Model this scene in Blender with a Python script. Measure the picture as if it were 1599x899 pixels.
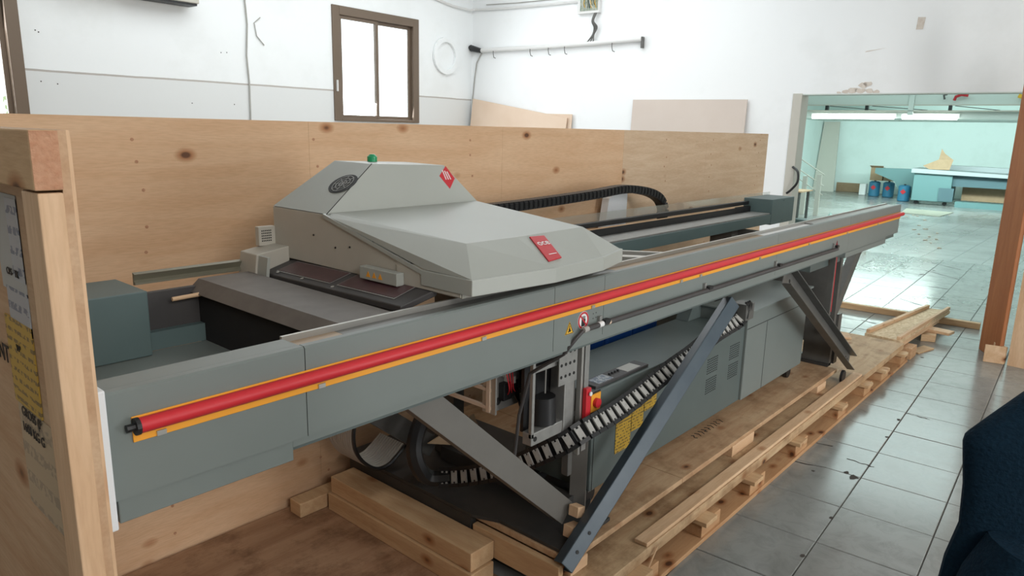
import bpy, bmesh, math, random
from mathutils import Vector, Matrix, Euler
random.seed(7)
for o in list(bpy.data.objects): bpy.data.objects.remove(o)
S = bpy.context.scene
COL = S.collection
# ---------------------------------------------------------------- camera
YAW, PITCH, ROLL, FPX, CAMZ = math.radians(41.011), math.radians(12.4905), math.radians(1.3389), 1117.9, 1.65
d = Vector((math.cos(YAW)*math.cos(PITCH), math.sin(YAW)*math.cos(PITCH), -math.sin(PITCH)))
r = Vector((math.sin(YAW), -math.cos(YAW), 0)); u = r.cross(d)
r2 = r*math.cos(ROLL)+u*math.sin(ROLL); u2 = r2.cross(d)
cam = bpy.data.cameras.new('camera'); co = bpy.data.objects.new('camera', cam); COL.objects.link(co)
M = Matrix((r2, u2, -d)).transposed().to_4x4(); M.translation = Vector((0, 0, CAMZ)); co.matrix_world = M
cam.sensor_width = 36; cam.lens = 36*FPX/1599; cam.clip_start = .05; cam.clip_end = 200
S.camera = co
RA = math.radians(2.708)                        # the room is turned by this against the machine and its crate
# ---------------------------------------------------------------- sky and lights
S.view_settings.view_transform = 'Standard'; S.view_settings.look = 'None'
S.view_settings.gamma = 1; S.view_settings.use_curve_mapping = False
S.view_settings.exposure = 0.0
w = bpy.data.worlds.new('sky'); S.world = w; w.use_nodes = True
bg = w.node_tree.nodes['Background']; bg.inputs[0].default_value = (.93, .97, 1, 1); bg.inputs[1].default_value = 2.6

def rp(a, b, z=0): return Vector((a*math.cos(RA)-b*math.sin(RA), a*math.sin(RA)+b*math.cos(RA), z))
def area(name, a, b, z, sx, sy, power, col, aim, spread=180):
    l = bpy.data.lights.new(name, 'AREA'); l.shape = 'RECTANGLE'; l.size = sx; l.size_y = sy; l.energy = power; l.color = col
    l.spread = math.radians(spread)
    o = bpy.data.objects.new(name, l); COL.objects.link(o); o.location = rp(a, b, z)
    o.rotation_euler = (rp(*aim)-o.location).to_track_quat('-Z', 'Y').to_euler(); return o
area('daylight_side_door', 3.0, -2.98, 1.4, .9, 1.9, 85, (1, .99, .97), (7.2, 1.2, 1.9))
area('high_side_fill', .4, -3.0, 3.0, 3.4, .9, 165, (1, .965, .93), (1.8, 1.5, 1.2))  # added fill from high on the right; the wall has no window here
area('daylight_window', 5.85, 6.62, 2.3, 1.1, 1.1, 22, (.95, .98, 1), (5.5, 0, .8))
area('daylight_left_window', 1.5, 6.62, 2.2, 1.2, 1.1, 28, (.95, .98, 1), (3, 0, .8))
area('ceiling_fill', 4.6, 4.3, 3.72, 4.5, 3.2, 108, (.93, .98, 1), (4.6, 4.3, 0))  # added overhead fill to brighten the walls; the ceiling has no skylight
area('far_hall_light', 12.5, 2.2, 3.7, 7, 4, 260, (.80, 1, .98), (12.5, 2.2, 0))
area('mezzanine_light', 18.6, 2.4, 1.95, 6, .4, 230, (.80, 1, .97), (24, 2.4, .9))
area('upper_hall_fill', 21, 2.5, 3.8, 5, 4, 90, (.8, 1, .97), (21, 2.5, 0))  # added fill for the dark space above the mezzanine deck, no real lamp

# ---------------------------------------------------------------- materials
def mat(name, col, rough=.5, metal=0, col2=None, scale=30, bump=0, stretch=None, spec=.5, trans=0, alpha=1, emit=0, amt=1.0, detail=4, scratch=0):
    m = bpy.data.materials.new(name); m.use_nodes = True; n = m.node_tree.nodes; L = m.node_tree.links
    b = n['Principled BSDF']; b.inputs['Roughness'].default_value = rough; b.inputs['Metallic'].default_value = metal
    b.inputs['Base Color'].default_value = (*col, 1); b.inputs['Specular IOR Level'].default_value = spec
    b.inputs['Transmission Weight'].default_value = trans; b.inputs['Alpha'].default_value = alpha
    if emit: b.inputs['Emission Color'].default_value = (*col, 1); b.inputs['Emission Strength'].default_value = emit
    if col2 or bump:
        tc = n.new('ShaderNodeTexCoord'); mp = n.new('ShaderNodeMapping'); L.new(tc.outputs['Object'], mp.inputs[0])
        if stretch: mp.inputs['Scale'].default_value = stretch
        no = n.new('ShaderNodeTexNoise'); no.inputs['Scale'].default_value = scale; no.inputs['Detail'].default_value = detail
        L.new(mp.outputs[0], no.inputs['Vector'])
        if col2:
            cr = n.new('ShaderNodeValToRGB'); cr.color_ramp.elements[0].color = (*col, 1); cr.color_ramp.elements[1].color = (*col2, 1)
            cr.color_ramp.elements[0].position = .5-.25/amt if amt > .5 else .3; cr.color_ramp.elements[1].position = .5+.25/amt if amt > .5 else .7
            L.new(no.outputs[0], cr.inputs[0]); L.new(cr.outputs[0], b.inputs['Base Color'])
        if bump:
            bp = n.new('ShaderNodeBump'); bp.inputs['Strength'].default_value = bump; bp.inputs['Distance'].default_value = .01
            L.new(no.outputs[0], bp.inputs['Height']); L.new(bp.outputs[0], b.inputs['Normal'])
    return m

def wood(name, c1, c2, axis='x', knots=True, rough=.65, ring=9, knotscale=2.2, dust=None, plys=False):
    m = bpy.data.materials.new(name); m.use_nodes = True; n = m.node_tree.nodes; L = m.node_tree.links
    b = n['Principled BSDF']; b.inputs['Roughness'].default_value = rough; b.inputs['Specular IOR Level'].default_value = .3
    tc = n.new('ShaderNodeTexCoord'); mp = n.new('ShaderNodeMapping'); L.new(tc.outputs['Object'], mp.inputs[0])
    s = {'x': (.35, 3, 3), 'y': (3, .35, 3), 'z': (3, 3, .35)}[axis]; mp.inputs['Scale'].default_value = s
    n1 = n.new('ShaderNodeTexNoise'); n1.inputs['Scale'].default_value = ring; n1.inputs['Detail'].default_value = 6; n1.inputs['Distortion'].default_value = .6
    L.new(mp.outputs[0], n1.inputs['Vector'])
    n2 = n.new('ShaderNodeTexNoise'); n2.inputs['Scale'].default_value = 60; n2.inputs['Detail'].default_value = 3; L.new(mp.outputs[0], n2.inputs['Vector'])
    cr = n.new('ShaderNodeValToRGB'); e = cr.color_ramp.elements; e[0].color = (*c1, 1); e[1].color = (*c2, 1); e[0].position = .36; e[1].position = .66
    L.new(n1.outputs[0], cr.inputs[0])
    mx = n.new('ShaderNodeMix'); mx.data_type = 'RGBA'; mx.blend_type = 'MULTIPLY'; mx.inputs[0].default_value = .35
    c3 = n.new('ShaderNodeValToRGB'); c3.color_ramp.elements[0].color = (.78, .74, .70, 1); c3.color_ramp.elements[0].position = .35; c3.color_ramp.elements[1].position = .6
    L.new(n2.outputs[0], c3.inputs[0]); L.new(cr.outputs[0], mx.inputs[6]); L.new(c3.outputs[0], mx.inputs[7])
    out = mx.outputs[2]
    if knots:
        mp2 = n.new('ShaderNodeMapping'); L.new(tc.outputs['Object'], mp2.inputs[0])
        mp2.inputs['Scale'].default_value = {'x': (.75, 1.2, 1.2), 'y': (1.2, .75, 1.2), 'z': (1.2, 1.2, .75)}[axis]
        vo = n.new('ShaderNodeTexVoronoi'); vo.inputs['Scale'].default_value = knotscale; vo.inputs['Randomness'].default_value = 1
        L.new(mp2.outputs[0], vo.inputs['Vector'])
        c4 = n.new('ShaderNodeValToRGB'); q = c4.color_ramp.elements
        q[0].color = (.12, .05, .03, 1); q[0].position = .022*knotscale/2.2; q[1].color = (1, 1, 1, 1); q[1].position = .075*knotscale/2.2
        k = c4.color_ramp.elements.new(.036*knotscale/2.2); k.color = (.62, .42, .3, 1)
        L.new(vo.outputs['Distance'], c4.inputs[0])
        m2 = n.new('ShaderNodeMix'); m2.data_type = 'RGBA'; m2.blend_type = 'MULTIPLY'; m2.inputs[0].default_value = .9
        L.new(out, m2.inputs[6]); L.new(c4.outputs[0], m2.inputs[7]); out = m2.outputs[2]
    if dust:
        n5 = n.new('ShaderNodeTexNoise'); n5.inputs['Scale'].default_value = 5; n5.inputs['Detail'].default_value = 8; n5.inputs['Roughness'].default_value = .7
        L.new(tc.outputs['Object'], n5.inputs['Vector'])
        c5 = n.new('ShaderNodeValToRGB'); c5.color_ramp.elements[0].color = (*dust, 1); c5.color_ramp.elements[0].position = .36; c5.color_ramp.elements[1].position = .52
        L.new(n5.outputs[0], c5.inputs[0])
        m3 = n.new('ShaderNodeMix'); m3.data_type = 'RGBA'; m3.blend_type = 'MULTIPLY'; m3.inputs[0].default_value = .8
        L.new(out, m3.inputs[6]); L.new(c5.outputs[0], m3.inputs[7]); out = m3.outputs[2]
    L.new(out, b.inputs['Base Color'])
    bp = n.new('ShaderNodeBump'); bp.inputs['Strength'].default_value = .15; bp.inputs['Distance'].default_value = .004
    L.new(n2.outputs[0], bp.inputs['Height']); L.new(bp.outputs[0], b.inputs['Normal'])
    return m

def osb(name, c1, c2, sc=40):
    m = bpy.data.materials.new(name); m.use_nodes = True; n = m.node_tree.nodes; L = m.node_tree.links
    b = n['Principled BSDF']; b.inputs['Roughness'].default_value = .75
    tc = n.new('ShaderNodeTexCoord'); mp = n.new('ShaderNodeMapping'); L.new(tc.outputs['Object'], mp.inputs[0]); mp.inputs['Scale'].default_value = (.6, 1.6, 1)
    vo = n.new('ShaderNodeTexVoronoi'); vo.inputs['Scale'].default_value = sc; L.new(mp.outputs[0], vo.inputs['Vector'])
    cr = n.new('ShaderNodeValToRGB'); cr.color_ramp.elements[0].color = (*c1, 1); cr.color_ramp.elements[1].color = (*c2, 1)
    L.new(vo.outputs['Color'], cr.inputs[0]); L.new(cr.outputs[0], b.inputs['Base Color']); return m

def tilemat(name):
    m = bpy.data.materials.new(name); m.use_nodes = True; n = m.node_tree.nodes; L = m.node_tree.links
    b = n['Principled BSDF']; b.inputs['Specular IOR Level'].default_value = .55
    tc = n.new('ShaderNodeNewGeometry')
    oi = n.new('ShaderNodeObjectInfo')
    ad = n.new('ShaderNodeVectorMath'); ad.operation = 'ADD'; L.new(tc.outputs['Position'], ad.inputs[0]); L.new(oi.outputs['Random'], ad.inputs[1])
    n1 = n.new('ShaderNodeTexNoise'); n1.inputs['Scale'].default_value = 9; n1.inputs['Detail'].default_value = 8; n1.inputs['Roughness'].default_value = .72; n1.inputs['Distortion'].default_value = .9
    L.new(ad.outputs[0], n1.inputs['Vector'])
    cr = n.new('ShaderNodeValToRGB'); e = cr.color_ramp.elements; e[0].color = (.20, .207, .198, 1); e[0].position = .28; e[1].color = (.27, .28, .268, 1); e[1].position = .55
    L.new(n1.outputs[0], cr.inputs[0])
    n3 = n.new('ShaderNodeTexNoise'); n3.inputs['Scale'].default_value = .9; n3.inputs['Detail'].default_value = 5; L.new(tc.outputs['Position'], n3.inputs['Vector'])
    c3 = n.new('ShaderNodeValToRGB'); c3.color_ramp.elements[0].color = (.72, .71, .69, 1); c3.color_ramp.elements[0].position = .38; c3.color_ramp.elements[1].position = .6
    L.new(n3.outputs[0], c3.inputs[0])
    mx = n.new('ShaderNodeMix'); mx.data_type = 'RGBA'; mx.blend_type = 'MULTIPLY'; mx.inputs[0].default_value = 1
    L.new(cr.outputs[0], mx.inputs[6]); L.new(c3.outputs[0], mx.inputs[7]); L.new(mx.outputs[2], b.inputs['Base Color'])
    c4 = n.new('ShaderNodeMapRange'); c4.inputs[3].default_value = .08; c4.inputs[4].default_value = .30; L.new(n1.outputs[0], c4.inputs[0]); L.new(c4.outputs[0], b.inputs['Roughness'])
    return m

def farfloor(name):                                   # beyond the tiles that are built singly, the joints are a pattern
    m = tilemat(name); n = m.node_tree.nodes; L = m.node_tree.links; b = n['Principled BSDF']
    src = b.inputs['Base Color'].links[0].from_socket
    for nd in n:
        if nd.type == 'TEX_NOISE' and nd.inputs['Scale'].default_value > 5: nd.inputs['Detail'].default_value = 3; nd.inputs['Scale'].default_value = 3
        if nd.type == 'VALTORGB' and nd.color_ramp.elements[0].color[0] < .3: nd.color_ramp.elements[0].color = (.27,.28,.27,1); nd.color_ramp.elements[1].color = (.31,.32,.31,1)
    b.inputs['Roughness'].links and L.remove(b.inputs['Roughness'].links[0]); b.inputs['Roughness'].default_value = .24
    tc = n.new('ShaderNodeTexCoord'); br = n.new('ShaderNodeTexBrick'); L.new(tc.outputs['Object'], br.inputs['Vector'])
    br.offset = 0; br.inputs['Scale'].default_value = 1; br.inputs['Brick Width'].default_value = .374; br.inputs['Row Height'].default_value = .374
    br.inputs['Mortar Size'].default_value = .004; br.inputs['Color1'].default_value = (1, 1, 1, 1); br.inputs['Color2'].default_value = (.93, .93, .93, 1); br.inputs['Mortar'].default_value = (.45, .45, .42, 1)
    mx = n.new('ShaderNodeMix'); mx.data_type = 'RGBA'; mx.blend_type = 'MULTIPLY'; mx.inputs[0].default_value = 1
    L.new(src, mx.inputs[6]); L.new(br.outputs['Color'], mx.inputs[7]); L.new(mx.outputs[2], b.inputs['Base Color']); return m

def wallmat(name, base, low=None, zline=2.03, stain=(.78, .74, .7)):
    m = bpy.data.materials.new(name); m.use_nodes = True; n = m.node_tree.nodes; L = m.node_tree.links
    b = n['Principled BSDF']; b.inputs['Roughness'].default_value = .8; b.inputs['Specular IOR Level'].default_value = .2
    g = n.new('ShaderNodeNewGeometry'); n1 = n.new('ShaderNodeTexNoise'); n1.inputs['Scale'].default_value = 1.3; n1.inputs['Detail'].default_value = 10; n1.inputs['Roughness'].default_value = .65
    L.new(g.outputs['Position'], n1.inputs['Vector'])
    cr = n.new('ShaderNodeValToRGB'); e = cr.color_ramp.elements; e[0].color = (base[0]*.965, base[1]*.965, base[2]*.96, 1); e[1].color = (*base, 1); e[0].position = .38; e[1].position = .5
    L.new(n1.outputs[0], cr.inputs[0]); out = cr.outputs[0]
    if low:
        sp = n.new('ShaderNodeSeparateXYZ'); L.new(g.outputs['Position'], sp.inputs[0])
        nn = n.new('ShaderNodeMath'); nn.operation = 'MULTIPLY_ADD'; nn.inputs[1].default_value = .02; L.new(n1.outputs[0], nn.inputs[0]); L.new(sp.outputs[2], nn.inputs[2])
        lt = n.new('ShaderNodeMath'); lt.operation = 'LESS_THAN'; lt.inputs[1].default_value = zline; L.new(nn.outputs[0], lt.inputs[0])
        mx = n.new('ShaderNodeMix'); mx.data_type = 'RGBA'; L.new(lt.outputs[0], mx.inputs[0]); L.new(out, mx.inputs[6]); mx.inputs[7].default_value = (*low, 1)
        out = mx.outputs[2]
        cp = n.new('ShaderNodeMath'); cp.operation = 'COMPARE'; cp.inputs[1].default_value = zline+.006; cp.inputs[2].default_value = .008; L.new(nn.outputs[0], cp.inputs[0])
        m2 = n.new('ShaderNodeMix'); m2.data_type = 'RGBA'; L.new(cp.outputs[0], m2.inputs[0]); L.new(out, m2.inputs[6]); m2.inputs[7].default_value = (.5, .47, .44, 1); out = m2.outputs[2]
    L.new(out, b.inputs['Base Color'])
    bp = n.new('ShaderNodeBump'); bp.inputs['Strength'].default_value = .25; bp.inputs['Distance'].default_value = .01; L.new(n1.outputs[0], bp.inputs['Height']); L.new(bp.outputs[0], b.inputs['Normal'])
    return m

def labelmat(name, paper, ink, lines=60):             # printed sheet: rows of small text as print
    m = bpy.data.materials.new(name); m.use_nodes = True; n = m.node_tree.nodes; L = m.node_tree.links
    b = n['Principled BSDF']; b.inputs['Roughness'].default_value = .5
    tc = n.new('ShaderNodeTexCoord'); sp = n.new('ShaderNodeSeparateXYZ'); L.new(tc.outputs['Object'], sp.inputs[0])
    a = n.new('ShaderNodeMath'); a.operation = 'MULTIPLY'; a.inputs[1].default_value = lines; L.new(sp.outputs[2], a.inputs[0])
    f = n.new('ShaderNodeMath'); f.operation = 'FRACT'; L.new(a.outputs[0], f.inputs[0])
    g = n.new('ShaderNodeMath'); g.operation = 'GREATER_THAN'; g.inputs[1].default_value = .6; L.new(f.outputs[0], g.inputs[0])
    no = n.new('ShaderNodeTexNoise'); no.inputs['Scale'].default_value = 90; L.new(tc.outputs['Object'], no.inputs['Vector'])
    h = n.new('ShaderNodeMath'); h.operation = 'GREATER_THAN'; h.inputs[1].default_value = .48; L.new(no.outputs[0], h.inputs[0])
    q = n.new('ShaderNodeMath'); q.operation = 'MULTIPLY'; L.new(g.outputs[0], q.inputs[0]); L.new(h.outputs[0], q.inputs[1])
    mx = n.new('ShaderNodeMix'); mx.data_type = 'RGBA'; mx.inputs[6].default_value = (*paper, 1); mx.inputs[7].default_value = (*ink, 1)
    L.new(q.outputs[0], mx.inputs[0]); L.new(mx.outputs[2], b.inputs['Base Color']); return m

m = {}
m['wall'] = wallmat('white_plaster', (.91, .94, .95), (.78, .80, .80))
m['wallfar'] = wallmat('white_plaster_end', (.92, .94, .95))
m['wallteal'] = wallmat('hall_plaster', (.78, .90, .87))
m['ceil'] = mat('ceiling_paint', (.8, .81, .8), .9)
m['tile'] = tilemat('marbled_tile'); m['farfloor'] = farfloor('marbled_tile_far')
m['grout'] = mat('grout', (.12, .115, .105), .9)
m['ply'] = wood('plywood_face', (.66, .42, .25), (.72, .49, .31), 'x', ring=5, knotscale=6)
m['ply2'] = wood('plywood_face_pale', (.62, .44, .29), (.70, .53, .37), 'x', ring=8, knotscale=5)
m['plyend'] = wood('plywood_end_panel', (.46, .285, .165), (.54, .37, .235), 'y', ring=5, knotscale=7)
m['plyfloor'] = wood('plywood_dirty', (.33, .19, .11), (.43, .27, .165), 'x', ring=5, dust=(.5, .45, .42), knotscale=5)
m['deck'] = wood('plywood_deck', (.47, .29, .165), (.56, .385, .235), 'x', ring=7, dust=(.62, .56, .5), knotscale=7)
m['decklow'] = wood('plywood_deck_low', (.47, .31, .175), (.56, .40, .24), 'x', ring=7, dust=(.55, .48, .42), knotscale=7)
m['pine'] = wood('pine', (.60, .385, .225), (.71, .50, .32), 'x', ring=6, knotscale=7)
m['piney'] = wood('pine_across', (.52, .33, .18), (.62, .43, .25), 'y', ring=6, knotscale=7)
m['outerwood'] = wood('pallet_orange_pine', (.46, .25, .12), (.56, .34, .18), 'x', ring=6, knotscale=9)
m['pinez'] = wood('pine_upright', (.60, .39, .235), (.69, .48, .31), 'z', ring=6, knotscale=5)
m['pineend'] = mat('pine_end_grain', (.5, .28, .17), .8, col2=(.42, .2, .11), scale=120, bump=.4)
m['orangewood'] = wood('stained_board', (.36, .125, .045), (.45, .18, .07), 'z', knots=False, ring=4, rough=.55)
m['osb'] = osb('strand_board', (.52, .36, .2), (.76, .6, .4))
m['osbdark'] = osb('chip_block', (.42, .24, .12), (.58, .36, .2), 90)
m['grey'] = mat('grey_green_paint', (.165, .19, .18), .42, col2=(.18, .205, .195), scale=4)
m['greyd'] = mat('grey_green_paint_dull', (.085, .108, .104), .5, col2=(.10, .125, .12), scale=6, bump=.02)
m['teal'] = mat('teal_grey_paint', (.085, .13, .13), .5, col2=(.1, .145, .145), scale=5)
m['cover'] = mat('light_grey_cover', (.35, .365, .335), .42, col2=(.375, .39, .36), scale=3)
m['coverside'] = mat('beige_grey_side', (.42, .395, .34), .5, col2=(.46, .44, .385), scale=8)
m['dark'] = mat('dark_frame', (.045, .042, .042), .55, col2=(.06, .056, .056), scale=10)
m['black'] = mat('black_plastic', (.012, .012, .013), .45)
m['blackmat'] = mat('black_void_lining', (.008, .008, .009), .9)
m['plate'] = mat('black_steel_plate', (.028, .028, .027), .55, col2=(.04, .038, .036), scale=14, bump=.05)
m['brown'] = mat('dusty_brown_cover', (.10, .085, .074), .55, col2=(.135, .12, .105), scale=20)
m['steel'] = mat('galvanised_steel', (.30, .30, .285), .42, metal=.55, col2=(.38, .375, .36), scale=26)
m['bluesteel'] = mat('blue_grey_steel', (.042, .062, .082), .35, metal=.1, col2=(.06, .082, .10), scale=12, stretch=(1, 1, 1))
m['darksteel'] = mat('dark_grey_steel', (.10, .10, .094), .42, metal=.25, col2=(.13, .128, .12), scale=15)
m['strut'] = mat('warm_grey_strut', (.15, .143, .13), .5, metal=.2, col2=(.17, .163, .148), scale=9)
m['alu'] = mat('aluminium', (.48, .47, .44), .35, metal=.7)
m['profile'] = mat('olive_profile', (.20, .19, .14), .45, metal=.3)
m['red'] = mat('red_bumper', (.56, .02, .03), .4)
m['red2'] = mat('red_label', (.5, .02, .03), .4)
m['yellow'] = mat('yellow_strip', (.84, .36, .03), .45)
m['warn'] = mat('warning_yellow', (.78, .45, .03), .5)
m['white'] = mat('white', (.75, .75, .74), .6)
m['ink'] = mat('black_ink', (.01, .01, .01), .6)
m['foam'] = mat('white_foam', (.76, .78, .8), .8, bump=.1, scale=80)
m['window_brown'] = mat('brown_aluminium', (.17, .125, .09), .4, metal=.2)
m['blue'] = mat('blue_plastic', (.006, .04, .17), .35, trans=.1)
m['bluecan'] = mat('blue_can', (.03, .16, .27), .45)
m['cardboard'] = mat('cardboard', (.32, .22, .13), .85, col2=(.37, .26, .165), scale=12)
m['hardboard'] = mat('pale_hardboard', (.70, .53, .40), .6, col2=(.76, .6, .47), scale=3)
m['pinkboard'] = mat('pinkish_grey_board', (.62, .53, .47), .6, col2=(.66, .58, .52), scale=2)
m['machteal'] = mat('far_machine_teal', (.115, .225, .23), .5)
m['machdark'] = mat('far_machine_dark', (.07, .13, .15), .6)
m['machtop'] = mat('far_machine_top', (.33, .37, .38), .5)
m['cream'] = mat('cream_paint', (.56, .54, .48), .6)
m['palebeam'] = mat('pale_steel_beam', (.66, .72, .68), .6)
m['jacket'] = mat('navy_fabric', (.004, .014, .026), .9, col2=(.006, .021, .038), scale=150, bump=.4, spec=.1)
m['glass'] = mat('window_glass', (.9, .95, .95), .02, trans=1, spec=.3)
m['film'] = mat('clear_acrylic', (.75, .86, .82), .1, trans=.8, alpha=.3)
m['plastic'] = mat('pale_green_plastic_bag', (.55, .75, .7), .3, trans=.3, alpha=.9)
m['green'] = mat('green_lamp', (.01, .3, .12), .3)
m['leaf'] = mat('leaf', (.25, .34, .13), .8, col2=(.4, .45, .28), scale=5)
m['paper'] = mat('plain_paper', (.42, .42, .40), .7, col2=(.38, .37, .34), scale=9)
m['labelgrey'] = labelmat('printed_grey_label', (.36, .38, .40), (.14, .17, .22), 34)
m['labelyellow'] = labelmat('printed_yellow_label', (.45, .29, .05), (.17, .12, .05), 62)
m['labelyellow2'] = labelmat('printed_warning_label', (.50, .31, .03), (.12, .08, .02), 75)
m['labelbeige'] = labelmat('printed_beige_label', (.42, .33, .22), (.3, .24, .17), 20)
m['tube'] = mat('lit_tube', (.9, 1, .97), emit=6)
m['vent'] = mat('vent_dark', (.012, .012, .012), .7)
m['amber'] = mat('worn_brown_strip', (.27, .185, .11), .45, col2=(.34, .24, .15), scale=10)
m['maroon'] = mat('maroon_window', (.05, .022, .026), .3, col2=(.09, .04, .045), scale=25)
m['ceramic'] = mat('stain_brown', (.4, .31, .24), .9)
m['ribbon'] = mat('ribbed_white_cable', (.46, .44, .4), .6)
m['link'] = mat('worn_white_link', (.34, .33, .31), .55, col2=(.44, .43, .40), scale=60)
m['box_green'] = mat('junction_innards', (.12, .2, .17), .5, col2=(.5, .5, .4), scale=45)

# ---------------------------------------------------------------- mesh helpers
def vec(*a): return Vector(a)
class MB:
    def __init__(s, fr=0): s.v = []; s.f = []; s.fr = fr       # fr 1: coordinates along the room's walls
    def add(s, vs, fs):
        k = len(s.v); s.v += [Vector(q) for q in vs]; s.f += [tuple(i+k for i in f) for f in fs]; return s
    def box(s, x0, x1, y0, y1, z0, z1):
        s.add([(x0,y0,z0),(x1,y0,z0),(x1,y1,z0),(x0,y1,z0),(x0,y0,z1),(x1,y0,z1),(x1,y1,z1),(x0,y1,z1)],
              [(3,2,1,0),(4,5,6,7),(0,1,5,4),(1,2,6,5),(2,3,7,6),(3,0,4,7)]); return s
    def obox(s, p, ax, ay, az):                                 # centre and half vectors
        p, ax, ay, az = map(Vector, (p, ax, ay, az))
        c = [p+ax*i+ay*j+az*k for k in (-1,1) for (i,j) in ((-1,-1),(1,-1),(1,1),(-1,1))]
        s.add(c, [(3,2,1,0),(4,5,6,7),(0,1,5,4),(1,2,6,5),(2,3,7,6),(3,0,4,7)]); return s
    def bar(s, p0, p1, n, w, t, off=(0,0)):                     # bar from p0 to p1; n = rough face normal; w across, t along n
        p0, p1, n = Vector(p0), Vector(p1), Vector(n); ax = (p1-p0); L = ax.length; ax.normalize()
        sd = ax.cross(n).normalized(); nn = sd.cross(ax).normalized()
        s.obox((p0+p1)/2+sd*off[0]+nn*off[1], ax*L/2, sd*w/2, nn*t/2); return s
    def channel(s, p0, p1, n, w, dp, t=.006):                   # web faces n, flanges go towards -n (dp>0) or +n (dp<0)
        s.bar(p0, p1, n, w, t)
        for k in (-1, 1): s.bar(p0, p1, n, t, abs(dp), (k*(w/2-t/2), -dp/2))
        return s
    def prism(s, pts, e):                                       # polygon pts extruded by vector e
        e = Vector(e); n = len(pts); a = [Vector(p) for p in pts]; b = [p+e for p in a]
        s.add(a+b, [tuple(range(n))[::-1], tuple(range(n, 2*n))]+[(i, (i+1)%n, (i+1)%n+n, i+n) for i in range(n)]); return s
    def tube(s, pts, rad, seg=8, cap=True):
        pts = [Vector(p) for p in pts]; rings = []; up = None
        for i, p in enumerate(pts):
            t = (pts[min(i+1, len(pts)-1)]-pts[max(i-1, 0)]).normalized()
            if up is None: up = Vector((0,0,1)) if abs(t.z) < .9 else Vector((1,0,0))
            a = t.cross(up).normalized(); up = a.cross(t).normalized()
            rr = rad[i] if isinstance(rad, (list, tuple)) else rad
            rings.append([p+a*math.cos(2*math.pi*j/seg)*rr+up*math.sin(2*math.pi*j/seg)*rr for j in range(seg)])
        k = 0; vs = [q for R in rings for q in R]; fs = []
        for i in range(len(pts)-1):
            for j in range(seg): fs.append((i*seg+j, i*seg+(j+1)%seg, (i+1)*seg+(j+1)%seg, (i+1)*seg+j))
        if cap: fs += [tuple(range(seg))[::-1], tuple((len(pts)-1)*seg+j for j in range(seg))]
        s.add(vs, fs); return s
    def disc(s, c, n, rx, seg=20, t=.001, ry=None, up=None):
        c, n = Vector(c), Vector(n).normalized(); up = Vector(up) if up else (Vector((0,0,1)) if abs(n.z) < .9 else Vector((0,1,0)))
        a = up.cross(n).normalized(); b = n.cross(a); ry = ry or rx
        s.prism([c+a*math.cos(2*math.pi*j/seg)*rx+b*math.sin(2*math.pi*j/seg)*ry for j in range(seg)], n*t); return s
    def ring(s, c, n, r0, r1, seg=24, t=.001):
        c, n = Vector(c), Vector(n).normalized(); up = Vector((0,0,1)) if abs(n.z) < .9 else Vector((0,1,0)); a = up.cross(n).normalized(); b = n.cross(a)
        vs = []
        for h in (0, t):
            for rr in (r0, r1): vs += [c+n*h+(a*math.cos(2*math.pi*j/seg)+b*math.sin(2*math.pi*j/seg))*rr for j in range(seg)]
        fs = []
        for j in range(seg):
            k = (j+1)%seg; i0, i1, o0, o1 = 0, seg, 2*seg, 3*seg
            fs += [(o0+j, o0+k, o1+k, o1+j)[::-1], (i0+j, i0+k, i1+k, i1+j), (i1+j, i1+k, o1+k, o1+j), (i0+j, i0+k, o0+k, o0+j)[::-1]]
        s.add(vs, fs); return s
    def build(s, name, material, parent=None, bevel=0, smooth=False, loc=None, kind=None):
        v = s.v
        if s.fr: v = [rp(p.x, p.y, p.z) for p in v]
        root = parent
        while root is not None and root.parent is not None: root = root.parent
        if root is not None: org = Vector(root.location)
        elif loc is not None: org = Vector(loc)
        else:
            org = Vector(((min(p.x for p in v)+max(p.x for p in v))/2, (min(p.y for p in v)+max(p.y for p in v))/2, min(p.z for p in v)))
        me = bpy.data.meshes.new(name); me.from_pydata([tuple(p-org) for p in v], [], s.f); me.validate()
        bm = bmesh.new(); bm.from_mesh(me); bmesh.ops.recalc_face_normals(bm, faces=bm.faces); bm.to_mesh(me); bm.free()
        me.materials.append(m[material] if isinstance(material, str) else material)
        if smooth:
            for p in me.polygons: p.use_smooth = True
            try: me.set_sharp_from_angle(angle=math.radians(40))
            except Exception: pass
        o = bpy.data.objects.new(name, me); COL.objects.link(o)
        if parent is not None: o.parent = parent
        else: o.location = org
        if bevel:
            b = o.modifiers.new('bevel', 'BEVEL'); b.width = bevel; b.segments = 2; b.limit_method = 'ANGLE'
        if kind: o['kind'] = kind
        return o
def tag(o, label, cat, group=None):
    o['label'] = label; o['category'] = cat
    if group: o['group'] = group
    return o
def thing(name, label, cat, loc, group=None, fr=0):
    o = bpy.data.objects.new(name, None); COL.objects.link(o); o.location = rp(*loc) if fr else Vector(loc); o.empty_display_size = .1
    return tag(o, label, cat, group)
def smoothpts(P, n=6):
    P = [Vector(p) for p in P]; out = []
    for i in range(len(P)-1):
        p0, p1, p2, p3 = P[max(i-1,0)], P[i], P[i+1], P[min(i+2, len(P)-1)]
        for k in range(n):
            t = k/n; out.append(.5*((2*p1)+(-p0+p2)*t+(2*p0-5*p1+4*p2-p3)*t*t+(-p0+3*p1-3*p2+p3)*t**3))
    out.append(P[-1]); return out
def struct(o): o['kind'] = 'structure'; return o
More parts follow.
